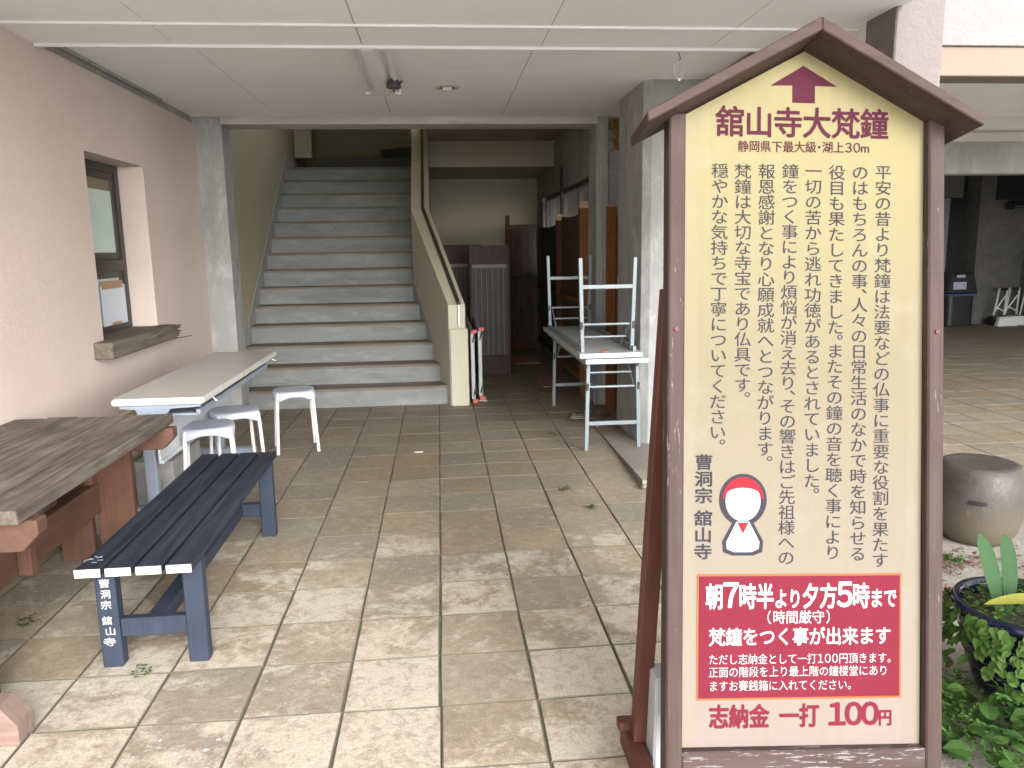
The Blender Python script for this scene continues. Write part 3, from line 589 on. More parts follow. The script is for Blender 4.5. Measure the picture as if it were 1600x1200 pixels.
# ------------------------------------------------------------------ white desk
dk = thing('folding_desk', 'long cream folding table with pale blue steel legs beside the pink wall', 'table', (-1.34, 4.6, 0))
b = MB()
def rounded(xa, xb, ya, yb, r, n=5):
    P = []
    for cx, cy, a0 in ((xb-r, yb-r, 0), (xa+r, yb-r, 90), (xa+r, ya+r, 180), (xb-r, ya+r, 270)):
        for k in range(n+1): a = rad(a0+90*k/n); P.append((cx+r*math.cos(a), cy+r*math.sin(a)))
    return P
DX = Matrix.Rotation(rad(.6), 4, 'Z')
b.cur = 0; b.prism(rounded(-1.548, -1.137, 3.735, 5.435, .02), .705, .7105, 'z')
b.cur = 1; b.prism(rounded(-1.556, -1.129, 3.727, 5.443, .025), .678, .705, 'z', .004); b.build('tabletop', [LAM, LAMEDGE], dk)
for y in (3.745, 5.36):
    b = MB(); b.prism([(-1.52, .676), (-1.15, .676), (-1.15, .662), (-1.29, .655), (-1.33, .60), (-1.43, .60), (-1.45, .655), (-1.52, .66)], y, y+.03, 'y', .002); b.build('bracket', STEELB, dk)
for y in (4.03, 5.25):
    lg = MB().box(-1.535, -1.475, y-.025, y+.025, .085, .676, .006).build('leg', STEELB, dk)
    MB().box(-1.70, -1.27, y-.03, y+.03, .045, .085, .006).build('foot_bar', STEELB, lg)
    for x in (-1.68, -1.29): MB().tube([(x-.012, y, .023), (x+.012, y, .023)], .0225, 14).box(x-.008, x+.008, y-.01, y+.01, .03, .045).build('castor', DKGREY, lg)
b = MB(); b.box(-1.452, -1.440, 3.98, 5.32, .34, .655, .003); b.box(-1.45, -1.425, 3.98, 5.32, .325, .345, .003); b.build('modesty_panel', PANELM, dk)
b = MB(); b.box(-1.42, -1.18, 3.80, 5.30, .612, .622); b.box(-1.19, -1.17, 3.80, 5.30, .612, .64, .003); b.build('under_shelf', STEELB, dk)
MB().tube([(-1.14, 5.3, .672), (-1.12, 5.3, .66), (-1.10, 5.3, .662)], .005, 6).build('catch', CHROME, dk); MB().tube([(-1.15, 3.95, .672), (-1.13, 3.95, .65)], .008, 8).build('catch', CHROME, dk)
b = MB(); b.box(-1.80, -1.775, 3.66, 5.2, .13, .50, .003); b.cur = 1; b.box(-1.79, -1.74, 3.66, 5.2, .09, .13, .003)
tag(b.build('beige_board', [PLYB, LAMEDGE], None, (-1.78, 4.4, 0)), 'beige board standing against the pink wall under the cream table', 'board')
b = MB(); b.box(-1.80, -1.74, 3.7, 5.06, 0, .089)
tag(b.build('board_block', PLYB, None, (-1.77, 4.4, 0)), 'low wooden block carrying the beige board under the cream table', 'block')
b = MB(); b.box(-1.71, -1.50, 4.32, 4.82, 0, .25, .008, seg=2)
tag(b.build('granite_block', GRANITE, None, (-1.6, 4.6, 0)), 'rough grey granite block on the paving under the cream table', 'stone')

# ------------------------------------------------------------------ navy bench
bn = thing('slatted_bench', 'navy blue slatted bench with white painted slat ends', 'bench', (-1.0, 3.15, 0))
SH = Matrix.Translation((-1.0, 3.15, 0)) @ Matrix.Rotation(rad(.6), 4, 'Z') @ Matrix.Translation((1.0, -3.15, 0))
for i in range(4):
    xa = -1.190+i*.0935; b = MB(); b.box(xa, xa+.0805, 2.446, 3.86, .372, .40, .003, SH); sl = b.build('slat', NAVY, bn)
    MB().box(xa+.001, xa+.0795, 2.4435, 2.4465, .3725, .3995, 0, SH).build('painted_end', WHITEP, sl)
for yy_ in (2.555, 3.735):
    for xa in (-1.182, -.900):
        MB().box(xa, xa+.066, yy_, yy_+.05, 0, .37, .004, SH).build('leg', NAVYL, bn)
    MB().box(-1.115, -.901, yy_+.008, yy_+.042, .105, .17, .003, SH).build('cross_rail', NAVYL, bn)
    MB().box(-1.18, -.835, yy_+.002, yy_+.048, .3702, .3718, 0, SH).build('seat_cleat', NAVYL, bn)
MB().box(-1.04, -.985, 2.598, 3.742, .11, .165, .003, SH).build('stretcher', NAVYL, bn)

# ------------------------------------------------------------------ stools
GS = 'three white legged stools with grey plastic seats'
s0 = thing('stool', 'grey seated stool with white legs standing alone before the stairs', 'stool', (0, 0, 0), 0, GS)
b = MB(); b.smooth = True; n = 22
prof = [(.0, .428), (.6, .428), (.86, .430), (.96, .427), (1.0, .415), (1.005, .40), (.99, .392), (.9, .398)]
def sq(a, r, p=4.2):
    c, s_ = math.cos(a), math.sin(a); k = r/((abs(c)**p+abs(s_)**p)**(1/p)); return c*k, s_*k
vs = []; fs = []; n = 48
for t, z in prof:
    for k in range(n):
        a = 2*math.pi*k/n; x, y = sq(a, .142*max(t, .001)); cor = abs(math.sin(2*a)); zz = z
        if t > .9: zz = z-.030*cor**4*(1 if z < .42 else .2)
        vs.append((x, y, zz))
for i in range(len(prof)-1):
    for k in range(n): fs.append((i*n+k, i*n+(k+1) % n, (i+1)*n+(k+1) % n, (i+1)*n+k))
b.add(vs, fs); b.build('seat', STOOLP, s0, local=True)
for sx in (-1, 1):
    for sy in (-1, 1):
        b = MB(); b.tube([(sx*.112, sy*.112, .418), (sx*.120, sy*.120, .36), (sx*.127, sy*.127, .2), (sx*.136, sy*.136, .004)], .0115, 12); lg = b.build('leg', STOOLW, s0, local=True)
        MB().tube([(sx*.136, sy*.136, .012), (sx*.1363, sy*.1363, 0)], .0125, 12).build('foot_cap', STOOLW, lg, local=True)
dup(s0, (-1.325, 4.42, 0), rad(14), 'grey seated stool right behind the navy bench end, nearest of the three')
dup(s0, (-1.285, 4.83, 0), rad(26), 'grey seated stool between the other two stools beside the cream table')
s0.location = (-1.044, 5.49, 0); s0.rotation_euler = (0, 0, rad(14)); WM[s0.name] = Matrix.Translation(s0.location)

# ------------------------------------------------------------------ stacked folding tables (right)
GT = 'pair of folding tables stacked top to top'
t0 = thing('folding_table', 'white folding table with grey legs standing on the paving under an upturned one', 'table', (0, 0, 0), 0, GT)
b = MB(); b.box(-.21, .21, -.90, .90, .617, .650, .004, seg=2); b.build('tabletop', LAMW, t0, local=True)
for x in (-.175, .175): MB().box(x-.01, x+.01, -.82, .82, .585, .616).build('apron_rail', STEELG, t0, local=True)
for s in (-1, 1):
    for sx in (-1, 1):
        b = MB(); b.bar((sx*.168, s*.765, .615), (sx*.183, s*.772, 0), .026, .03, .003); lg = b.build('leg', STEELG, t0, local=True)
        MB().box(sx*.175-.008, sx*.175+.008, s*.768-.019, s*.768+.019, .42, .47, .002).build('hinge', BLACKP, lg, local=True)
    b = MB(); b.bar((-.168, s*.77, .19), (.168, s*.77, .19), .022, .028, .003); b.build('crossbar', STEELG, t0, local=True)
    b = MB(); b.tube([(-.155, s*.755, .44), (.155, s*.755, .44)], .009, 8); b.tube([(-.15, s*.70, .53), (.15, s*.70, .53)], .008, 8)
    for sx in (-1, 1): b.tube([(sx*.15, s*.76, .44), (sx*.15, s*.52, .60)], .006, 6)
    b.build('stay_rod', STEELG, t0, local=True)
t1 = dup(t0, (1.105, 5.88, 1.308), 0, 'white folding table lying upside down on the lower one, grey legs in the air')
t1.rotation_euler = (0, rad(180), rad(0)); t0.location = (1.148, 5.895, 0); t0.rotation_euler = (0, 0, rad(0)); WM[t0.name] = Matrix.Translation(t0.location)
MB_ = MB(); MB_.box(1.05, 1.10, 5.02, 5.05, .692, .7, .002); tag(MB_.build('red_sticker', REDCAP, None, (1.08, 5.03, .692)), 'small red cap lying on the upturned table edge', 'cap')

# folded tables beside the newel
GF = 'folded tables standing on edge beside the stair newel'
f0 = thing('folded_table', 'folded grey table standing on edge against the newel, nearest the stairs', 'table', (0, 0, 0), 0, GF)
MB().box(-.017, .017, 0, 1.75, .03, .64, .004).build('tabletop', LAMW, f0, local=True)
for z in (.08, .55): MB().box(.018, .028, .1, 1.6, z, z+.02).build('folded_leg', STEELG, f0, local=True)
for z in (0, .63):
    b = MB(); b.box(-.01, .04, -.02, .03, z, z+.035, .004); b.build('corner_cap', REDCAP, f0, local=True)
for z in (.06, .55):
    b = MB(); b.bar((.0, -.008, z), (.018, -.008, z+.07), .012, .012, .003); b.build('hinge', BLACKP, f0, local=True)
dup(f0, (.345, 7.02, .012), rad(-1), 'folded grey table standing on edge, the one farther from the stair newel')
f0.location = (.275, 6.93, 0); WM[f0.name] = Matrix.Translation(f0.location)
MB_ = MB(); MB_.box(.325, .40, 6.99, 8.7, 0, .011); tag(MB_.build('board', PLYB, None, (.36, 7.8, 0)), 'thin board under the folded tables beside the newel', 'board')

# ------------------------------------------------------------------ screens in the storage corner
def screen_door(x0, x1, y, H, label):
    d = thing('screen_door', label, 'door', ((x0+x1)/2, y, 0), 0, 'old screen doors leaning in the storage corner')
    b = MB(); t = .028; b.box(x0, x0+t, y, y+.03, 0, H, .002); b.box(x1-t, x1, y, y+.03, 0, H, .002)
    b.box(x0+t, x1-t, y, y+.03, 0, .03, .002); b.box(x0+t, x1-t, y, y+.03, H-.03, H, .002); b.box(x0+t, x1-t, y, y+.03, .195, .225, .002); b.build('frame', PLUM, d)
    MB().box(x0+t, x1-t, y+.012, y+.02, .03, .195).box(x0+t, x1-t, y+.012, y+.02, 1.195, H-.03).build('panel', PLUM, d)
    MB().box(x0+t, x1-t, y+.014, y+.02, .225, 1.195).build('cloth', SCREEN, d)
    b = MB(); n = 6
    for k in range(n): x = x0+t+.04+(x1-x0-2*t-.08)*k/(n-1); b.box(x-.0025, x+.0025, y+.009, y+.0135, .23, 1.19)
    b.box(x0+t+.005, x1-t-.005, y+.008, y+.0135, 1.17, 1.205); b.build('lattice', STRIPE, d)
    return d
screen_door(.318, .752, 8.42, 1.405, 'plum brown screen door with pale vertical strips, front one beside the folded tables')
screen_door(.0, .355, 9.0, 1.40, 'darker screen door half hidden behind the stair parapet')
b = MB(); b.box(-.05, .5, 9.25, 9.3, 0, 1.42); tag(b.build('black_panel', BLACKW, None, (.2, 9.27, 0)), 'black panel standing in for the dark closet behind the screen doors', 'board')  # black sheet added for the darkness of the closet
bf = thing('bamboo_screen', 'old brown bamboo screen facing the porch at the back of the storage corner', 'screen', (1.15, 10.6, 0))
b = MB()
for k in range(15): x = .97+.024*k; b.tube([(x, 10.62, .1), (x, 10.62, 1.68)], .0125, 8)
b.build('bamboo_canes', BAMB, bf)
for z in (.12, .95, 1.66): MB().tube([(.955, 10.60, z), (1.33, 10.60, z)], .016, 8).build('cross_cane', BAMB, bf)
MB().box(.90, .955, 10.59, 10.65, 0, 1.80, .003).build('post', POSTD, bf)
MB().box(.93, 1.35, 10.66, 10.70, 0, .12).build('base', POSTD, bf)
GR = 'reed screens along the side wall of the storage corner'
def reed(name, y0, y1, H, mat, pmat, label, tops=True):
    d = thing('reed_screen', label, 'screen', (1.31, (y0+y1)/2, 0), 0, GR)
    b = MB(); n = 10; P = []
    for k in range(n+1): t = k/n; P.append((y0+.07+(y1-y0-.07)*t, H-.028*math.sin(math.pi*t)-.02))
    for k in range(n): b.add([(1.325, P[k][0], .2), (1.325, P[k+1][0], .2), (1.325, P[k+1][0], P[k+1][1]), (1.325, P[k][0], P[k][1])], [(0, 3, 2, 1)])
    for k in range(n): b.add([(1.34, P[k][0], .2), (1.34, P[k+1][0], .2), (1.34, P[k+1][0], P[k+1][1]), (1.34, P[k][0], P[k][1])], [(0, 1, 2, 3)])
    b.build('reed_panel', mat, d)
    b = MB(); b.box(1.27, 1.345, y0, y0+.07, 0, H, .003); ps = b.build('post', pmat, d)
    MB().box(1.271, 1.344, y0+.001, y0+.069, H+.0, H+.062).build('post_end', ENDW, ps)
    b = MB(); b.box(1.28, 1.324, y0+.071, y1-.002, .15, .2, .003); b.box(1.29, 1.322, y0+.071, y1-.002, .85, .90, .003); b.build('rail', pmat, d)
reed('a', 7.05, 8.48, 1.72, REED, POSTW, 'brown reed screen with an orange cedar post, nearest the porch')
reed('b', 8.5, 10.3, 1.66, REEDG, POSTD, 'dark green reed screen with a dark red post, farther back by the window')
b = MB(); b.box(1.44, 1.515, 6.50, 6.56, 0, 1.70, .004); b.box(1.545, 1.60, 6.52, 6.57, 0, 1.64, .004)
ob = thing('cedar_boards', 'two orange cedar boards leaning upright between the concrete pillars', 'boards', (1.5, 6.53, 0))
MB().box(1.385, 1.46, 6.42, 6.47, 0, 1.70, .004).build('board', POSTW, ob); MB().box(1.468, 1.52, 6.42, 6.46, 0, 1.62, .004).build('board', POSTW, ob)
MB().box(1.387, 1.458, 6.422, 6.468, 1.702, 1.705).build('board_end', ENDW, ob)
MB().box(1.47, 1.515, 6.405, 6.418, 1.02, 1.14, .002).build('plate', LAMEDGE, ob)
b = MB(); b.box(.86, 1.17, 9.2, 9.8, .003, .012, 0); tag(b.build('cardboard_sheet', PINKPAP, None, (1, 9.5, 0)), 'pinkish cardboard sheet on the dark floor by the bamboo screen', 'cardboard')
b = MB(); b.box(1.0, 1.22, 7.6, 8.2, .003, .010, 0); tag(b.build('cardboard_sheet', PINKPAP, None, (1.1, 7.9, 0)), 'red cardboard sheet on the floor under the stacked tables', 'cardboard')
b = MB()
for k in range(9):
    x, y = 1.14+.16*random.random(), 5.75+.5*random.random(); a = random.random()*3; b.bar((x, y, .012+.012*k*.3), (x+.16*math.cos(a), y+.12*math.sin(a), .02+.01*k*.3), .035, .012)
tag(b.build('scrap_pile', WGREY, None, (1.2, 6, 0)), 'few wood scraps on the floor beneath the stacked folding tables', 'scraps')

# ------------------------------------------------------------------ hall things
bn_ = thing('waste_bin', 'black lidded waste bin with a printed label by the pale door', 'bin', (8.4, 12.15, 0))
b = MB(); b.prism(rounded(8.19, 8.66, 11.95, 12.34, .08), 0, .52, 'z', .01); b.build('body', BLACKP, bn_)
b = MB(); b.prism([(8.16, .53), (8.69, .53), (8.62, .80), (8.55, .86), (8.22, .86)], 11.93, 12.36, 'y', .02); b.build('lid', BLACKP, bn_)
MB().box(8.24, 8.46, 11.918, 11.927, .60, .72).build('printed_label', LABELW, bn_)
MB().box(8.28, 8.42, 11.90, 11.927, .79, .835, .006).build('handle', LABELW, bn_)
b = MB(); b.box(8.175, 8.67, 11.935, 12.35, .49, .528, .006); b.build('bag_rim', BLUEBAG, bn_)
GH = 'white sack trucks parked at the hall back wall'
h0 = thing('sack_truck', 'white framed sack truck by the hall back wall, nearer the bin', 'hand truck', (0, 0, 0), 0, GH)
b = MB(); b.tube([(-.09, .16, .16), (-.07, .10, .60), (.07, .10, .60), (.09, .16, .16)], .016, 8); b.tube([(-.08, .14, .3), (.085, .15, .22)], .012, 8); b.tube([(-.085, .15, .22), (.06, .12, .48)], .012, 8); b.build('frame', TRIM, h0, local=True)
MB().prism([(-.17, 0), (.17, 0), (.13, .15), (-.13, .15)], -.06, .02, 'y', .004).build('toe_plate', TRIM, h0, local=True)
for s in (-1, 1): MB().tube([(s*.15-.02, .14, .075), (s*.15+.02, .14, .075)], .075, 16).build('wheel', BLACKP, h0, local=True)
MB().tube([(-.055, .09, .585), (.055, .09, .585)], .022, 8).build('grip', BLACKP, h0, local=True)
dup(h0, (9.38, 11.95, 0), rad(-12), 'smaller looking white sack truck by the hall back wall, farther from the bin')
h0.location = (9.13, 11.85, 0); WM[h0.name] = Matrix.Translation(h0.location)
cm = thing('security_light', 'black security lamp with a cable on the hall back wall', 'lamp', (9.32, 12.2, 1.94))
b = MB(); b.box(9.22, 9.42, 12.02, 12.15, 1.92, 2.0, .01); b.box(9.15, 9.24, 12.0, 12.1, 1.86, 1.97, .01); b.box(9.29, 9.35, 12.12, 12.2, 1.92, 1.98); b.build('lamp_head', BLACKP, cm)
b = MB(); b.tube([(9.3, 12.18, 1.92), (9.4, 12.18, 1.89), (9.52, 12.18, 1.90)], .006, 6); b.build('cable', BLACKP, cm)
br = thing('broom', 'broom leaning at the right end of the hall back wall', 'broom', (9.5, 12, 0))
MB().tube([(9.45, 11.95, .15), (9.62, 12.0, 1.0)], .012, 8).build('handle', TRIM, br); MB().box(9.38, 9.5, 11.9, 12.0, 0, .16, .01).build('brush', DKGREY, br)

# ------------------------------------------------------------------ jar stools
def jar(loc, s, label):
    o = thing('ceramic_stool', label, 'stool', loc, 0, 'brown stoneware garden stools')
    b = MB(); pr = [(.001, .366), (.09, .366), (.135, .371), (.152, .371), (.166, .362), (.183, .325), (.194, .25), (.196, .185), (.187, .11), (.165, .045), (.135, .006), (.12, 0), (.001, .0)]
    b.lathe([(r*s, z*s) for r, z in pr], loc, 56); b.build('body', JAR, o)
    a = math.atan2(-loc[1], .1-loc[0]); d = Vector((math.cos(a), math.sin(a), 0)); t = Vector((-d.y, d.x, 0)); c = Vector(loc)+d*.1945*s; c.z = .225*s
    b = MB(); vs = []; fs = []; a0 = math.atan2(d.y, d.x); m_ = 14
    for k in range(m_+1):
        q = -1+2*k/m_; hz = .0105*s*max(.02, 1-abs(q)**5)**.5; aa = a0+q*.038/.195
        for zz in (-1, 1): vs.append((loc[0]+.1985*s*math.cos(aa), loc[1]+.1985*s*math.sin(aa), .225*s+zz*hz))
    for k in range(m_): fs.append((2*k, 2*k+2, 2*k+3, 2*k+1))
    b.add(vs, fs)
    b.build('hand_slot', BLACKP, o)
jar((2.475, 3.285, 0), 1.0, 'brown stoneware barrel stool with a dark hand slot, in full view right of the sign')
jar((2.76, 4.42, 0), 1.0, 'brown stoneware barrel stool farther back, mostly hidden by the sign post')

# ------------------------------------------------------------------ potted plant and greenery
def leaf(b, base, d, nrm, L, W, fold=.25, droop=.25, n=3, strap=False):
    d = d.normalized(); s = d.cross(nrm).normalized(); u = s.cross(d); vs = []; fs = []
    for i in range(n+1):
        t = i/n; wv = W*math.sin(math.pi*min(.97, .10+.87*t))**.8*(1 if i < n else .05); wv = W*(.45+.55*min(1, t*2.2))*max(.02, 1-max(0, (t-.72)/.28)**2.2)**.5 if strap else wv; c = base+d*L*t-u*droop*L*t*t
        vs += [c-s*wv/2+u*fold*wv*.5, c-u*0, c+s*wv/2+u*fold*wv*.5]
    for i in range(n): k = 3*i; fs += [(k, k+1, k+4, k+3), (k+1, k+2, k+5, k+4)]
    b.add(vs, fs)
def rnd_dir(up_=.6):
    a = random.uniform(0, 2*math.pi); return Vector((math.cos(a), math.sin(a), random.uniform(-.1, up_)))
PC = Vector((1.745, 2.06, 0))
pp = thing('potted_plant', 'navy glazed pot of broad leaved and small leaved plants at the lower right', 'plant', PC)
b = MB(); b.lathe([(.001, 0), (.105, 0), (.125, .03), (.165, .15), (.180, .235), (.183, .262), (.200, .268), (.205, .285), (.198, .297), (.182, .297), (.176, .28), (.172, .24)], PC, 44); pot = b.build('pot', POTB, pp)
b = MB()
for z, r in ((.10, .149), (.135, .1615), (.17, .171), (.205, .177)): b.lathe([(r, z-.003), (r+.0022, z), (r, z+.003)], PC, 44)
b.build('glaze_ring', POTR, pot)
b = MB(); b.lathe([(.001, .262), (.177, .255)], PC, 30); b.build('soil', SOIL, pp)
b = MB(); b.smooth = True
for k, (dx, dy, dz, L, W) in enumerate([(-.20, .10, 1, .25, .050), (.02, .12, 1, .24, .052), (.5, .03, .8, .28, .05), (.7, -.1, .6, .28, .05)]):
    leaf(b, PC+Vector((-.07+.03*k, .02, .255)), Vector((dx, dy, dz)), Vector((0, -1, .2)), L, W, .3, .12, 12, True)
b.build('broad_leaves', LEAFB, pp)
b = MB(); b.smooth = True; leaf(b, PC+Vector((.06, -.06, .33)), Vector((-1, -.15, .22)), Vector((.1, -.25, 1)), .27, .046, .25, .15, 10); b.build('yellow_leaf', LEAFY, pp)
b = MB()
for k in range(620):
    a = random.uniform(0, 6.28); r = .20*math.sqrt(random.random()); c = PC+Vector((r*math.cos(a), r*math.sin(a), .262+.085*random.random()*(1.2-r/.2)))
    leaf(b, c, rnd_dir(.9), Vector((0, 0, 1)), random.uniform(.012, .024), random.uniform(.010, .017), .2, .3, 2)
for k in range(260):
    a = random.uniform(2.2, 5.4); c = PC+Vector((.205*math.cos(a), .205*math.sin(a), .10+.19*random.random()**.6))
    d = Vector((math.cos(a), math.sin(a), -.5)); leaf(b, c, d+rnd_dir(.3)*.7, Vector((math.cos(a), math.sin(a), .7)), random.uniform(.02, .045), random.uniform(.016, .034), .2, .4, 3)
b.build('small_leaves', LEAFS, pp)
def inreg(x, y):
    e = ((x-1.62)/.46)**2+((y-1.86)/.30)**2
    return e < 1
b = MB()
for k in range(2000):
    x, y = random.uniform(1.16, 2.1), random.uniform(1.5, 2.35)
    e = ((x-1.68)/.46)**2+((y-1.84)/.27)**2+.35*math.sin(x*23)*math.sin(y*19+x*7)
    if e > 1 or random.random() < .25*max(e, 0): continue
    if (x-PC.x)**2+(y-PC.y)**2 < .024: continue
    h = .12*min(1, 1-e)**.5
    c = Vector((x, y, .006+h*random.random())); S = random.choice((.018, .026, .045, .06))*random.uniform(.7, 1.2)
    if S > .035: leaf(b, c, rnd_dir(.5), Vector((random.uniform(-.3, .3), random.uniform(-.5, .1), 1)), S, S*.75, .2, .3, 3)
    else:
        d = rnd_dir(.7)
        for q in range(5): leaf(b, c+d*.012*q, d+rnd_dir(.1)*.9, Vector((0, -.3, 1)), S*.8, S*.42, .2, .2, 2)
tag(b.build('ground_cover', LEAF, None, (1.6, 1.9, 0)), 'green leafy weeds growing round the navy pot', 'weeds', None, 'stuff')
b = MB()
for k in range(260):
    q = random.random()
    if q < .35: x, y = random.gauss(2.22, .16), random.gauss(2.98, .05)
    elif q < .7: x, y = random.gauss(1.98, .07), random.gauss(2.66, .06)
    else: x, y = random.uniform(1.5, 2.8), random.uniform(2.2, 3.1)
    leaf(b, Vector((x, y, .014+.012*random.random())), rnd_dir(.25), Vector((random.uniform(-.4, .4), random.uniform(-.4, .4), 1)), random.uniform(.015, .045), random.uniform(.010, .028), .4, .2, 2)
tag(b.build('leaf_litter', DEADL, None, (2.1, 2.8, 0)), 'brown fallen leaves on the rough concrete', 'leaves', None, 'stuff')
def weed(x, y, r, n, label, s=.02):
    b = MB()
    for k in range(n):
        a = random.uniform(0, 6.28); q = r*math.sqrt(random.random()); leaf(b, Vector((x+q*math.cos(a), y+q*math.sin(a), .004+.05*random.random()*r*10)), rnd_dir(.8), Vector((0, 0, 1)), s*random.uniform(.6, 1.3), s*.6, .2, .3, 2)
    tag(b.build('weed', LEAFS, None, (x, y, 0)), label, 'weed', 'small weeds on the paving')
weed(2.18, 3.02, .05, 40, 'small green weed at the foot of the brown barrel stool', .03)
weed(1.90, 2.72, .05, 30, 'small green sprout among the fallen leaves', .028)
weed(1.62, 2.40, .07, 60, 'green creeper spreading above the navy pot towards the leaves', .03)
weed(2.50, 3.75, .05, 30, 'small green weed behind the brown barrel stool', .03)
weed(-1.03, 2.50, .035, 26, 'tiny clover in the joint before the navy bench', .014)
weed(-1.60, 2.92, .04, 40, 'small weed in the joint beside the trestle table', .014)
weed(.765, 3.94, .03, 34, 'small weed in the paving joint left of the sign', .016)
weed(.68, 4.27, .035, 30, 'small weed in the joint in front of the stacked tables', .018)
weed(1.12, 4.24, .03, 26, 'small weed at the corner of the raised slab', .02)
weed(.80, 5.62, .03, 26, 'small weed by the near leg of the stacked tables', .016)
# moss along the wide joints
b = MB()
def moss_line(i, ya_, yb_, dens):
    x = X0+i*T
    for k in range(int((yb_-ya_)*dens)):
        y = random.uniform(ya_, yb_)
        if math.sin(y*3.1+i*2)+math.sin(y*7.3+i) < -.3: continue
        for q in range(3): leaf(b, Vector((x+random.gauss(0, .0035), y+random.uniform(-.01, .01), -.006+random.random()*.004)), rnd_dir(1.2), Vector((0, 0, 1)), random.uniform(.004, .009), .004, .2, .2, 1)
for i, a, c, dn in ((0, 1.7, 4.6, 130), (1, 1.7, 4.4, 110), (2, 2.0, 4.9, 60), (-1, 1.7, 3.6, 70), (-2, 2.1, 3.6, 45), (3, 2.4, 4.4, 40), (-4, 2.2, 3.2, 40), (-3, 1.9, 3, 30)): moss_line(i, a, c, dn)
for j, xa, xb in ((0, -.04, .14), (6, .55, .85), (5, .9, 1.1), (4, -.04, .2)):
    for k in range(int((xb-xa)*240)):
        leaf(b, Vector((random.uniform(xa, xb), Y0+j*T+random.gauss(0, .004), -.005)), rnd_dir(1.2), Vector((0, 0, 1)), random.uniform(.004, .010), .004, .2, .2, 1)
tag(b.build('joint_moss', MOSS, None, (0, 3, 0)), 'green moss growing in the paving joints', 'moss', None, 'stuff')
# bits of paint and litter on the paving
b = MB()
for k in range(90):
    x, y = (random.gauss(-.78, .10), random.gauss(2.02, .05)) if k < 26 else (random.uniform(-1.3, .9), random.uniform(2.2, 6.2))
    n = 6; r = random.uniform(.003, .012)*(1 if k < 26 else .6); b.add([(x+r*random.uniform(.5, 1.2)*math.cos(6.28*i/n), y+r*random.uniform(.5, 1.2)*math.sin(6.28*i/n), .0035) for i in range(n)], [list(range(n))])
tag(b.build('white_specks', WHITEP, None, (0, 3, 0)), 'white paint specks and crumbs on the paving', 'specks', None, 'stuff')
b = MB(); b.box(-.21, -.15, 5.225, 5.237, .0035, .011, .002); tag(b.build('cigarette_end', LAMEDGE, None, (-.18, 5.23, 0)), 'small white stick lying on the paving before the stairs', 'litter')

# ------------------------------------------------------------------ sign board
r_ = Vector((.99864716, -.04151989, -.03130417)); u_ = Vector((.0380813, .17404809, .98400055)); n_ = Vector((-.03540717, -.98386145, .17539376))
BZ = .248356
FO = Vector((.78780505, 1.51572972, 0))
MS = Matrix(((r_.x, -n_.x, u_.x, FO.x), (r_.y, -n_.y, u_.y, FO.y), (r_.z, -n_.z, u_.z, FO.z), (0, 0, 0, 1)))
sg = thing('sign_board', 'tall cream sign board with Japanese writing in a maroon roofed frame', 'sign', M=MS)
def S(o): return o
b = MB(); b.prism([(-.281, BZ-.002), (.281, BZ-.002), (.284, BZ+1.447), (0, BZ+1.603), (-.284, BZ+1.447)], .0, .012, 'y'); pn = b.build('panel', PANEL, sg, local=True)
for s in (-1, 1):
    lo = -.012 if s < 0 else .012
    b = MB(); b.box(.284 if s > 0 else -.322, .322 if s > 0 else -.284, -.024, .030, lo, BZ+1.445, .004); b.build('post', SIGNW, sg, local=True)
b = MB(); b.box(-.2835, .2835, -.022, .026, BZ-.052, BZ-.003, .003); b.build('bottom_rail', SIGNWX, sg, local=True)
for x in (-.304, .304): MB().tube([(x, -.0285, BZ+.955), (x, -.022, BZ+.955)], .0055, 12).build('bolt', SIGNLEG, sg, local=True)
an = math.radians(28.8)
for s in (-1, 1):
    L_ = .437 if s < 0 else .418; T_ = .026
    c, sn = math.cos(an), math.sin(an); ap = (-.006, BZ+1.606)
    p0 = ap; p1 = (ap[0]+s*L_*c, ap[1]-L_*sn); p2 = (p1[0]+s*T_*sn*.2, p1[1]+T_*c); p3 = (ap[0], ap[1]+T_/c)
    b = MB(); b.prism([p0, p1, p2, p3], -.105, .075, 'y', .0025); b.build('roof_board', ROOFW, sg, local=True)
def W2L(p): return MS.inverted() @ Vector(p)
for s, top in ((-1, (.540, 1.80, 1.28)), (1, (1.11, 1.78, 1.29))):
    bt = (.478+.028, 1.905, .0) if s < 0 else (1.10, 1.885, .0)
    b = MB(); b.bar(W2L(bt), W2L(top), .042, .05, .003); b.build('back_leg', SIGNLEG, sg, local=True)
b = MB(); b.bar(W2L((.49, 1.50, .03)), W2L((.49, 1.96, .03)), .045, .055, .003); b.build('base_rail', SIGNLEG, sg, local=True)
b = MB(); b.bar(W2L((1.10, 1.50, .03)), W2L((1.10, 1.94, .03)), .045, .055, .003); b.build('base_rail', SIGNLEG, sg, local=True)
b = MB(); b.bar(W2L((.46, 1.955, .06)), W2L((1.14, 1.935, .06)), .05, .03, .003); b.build('back_rail', SIGNLEG, sg, local=True)
# red notice
MB().box(-.2460, .2358, -.0012, -.0004, BZ+.1055, BZ+.3945).build('notice_border', INKO, pn, local=True)
MB().box(-.2415, .2313, -.0022, -.0014, BZ+.1105, BZ+.3895).build('notice', INKR, pn, local=True)
# arrow
MB().prism([(-.0036, BZ+1.569), (.0757, BZ+1.523), (.024, BZ+1.523), (.0242, BZ+1.483), (-.0290, BZ+1.483), (-.0290, BZ+1.523), (-.0806, BZ+1.5215)], -.0012, -.0004, 'y').build('arrow', INKP, pn, local=True)
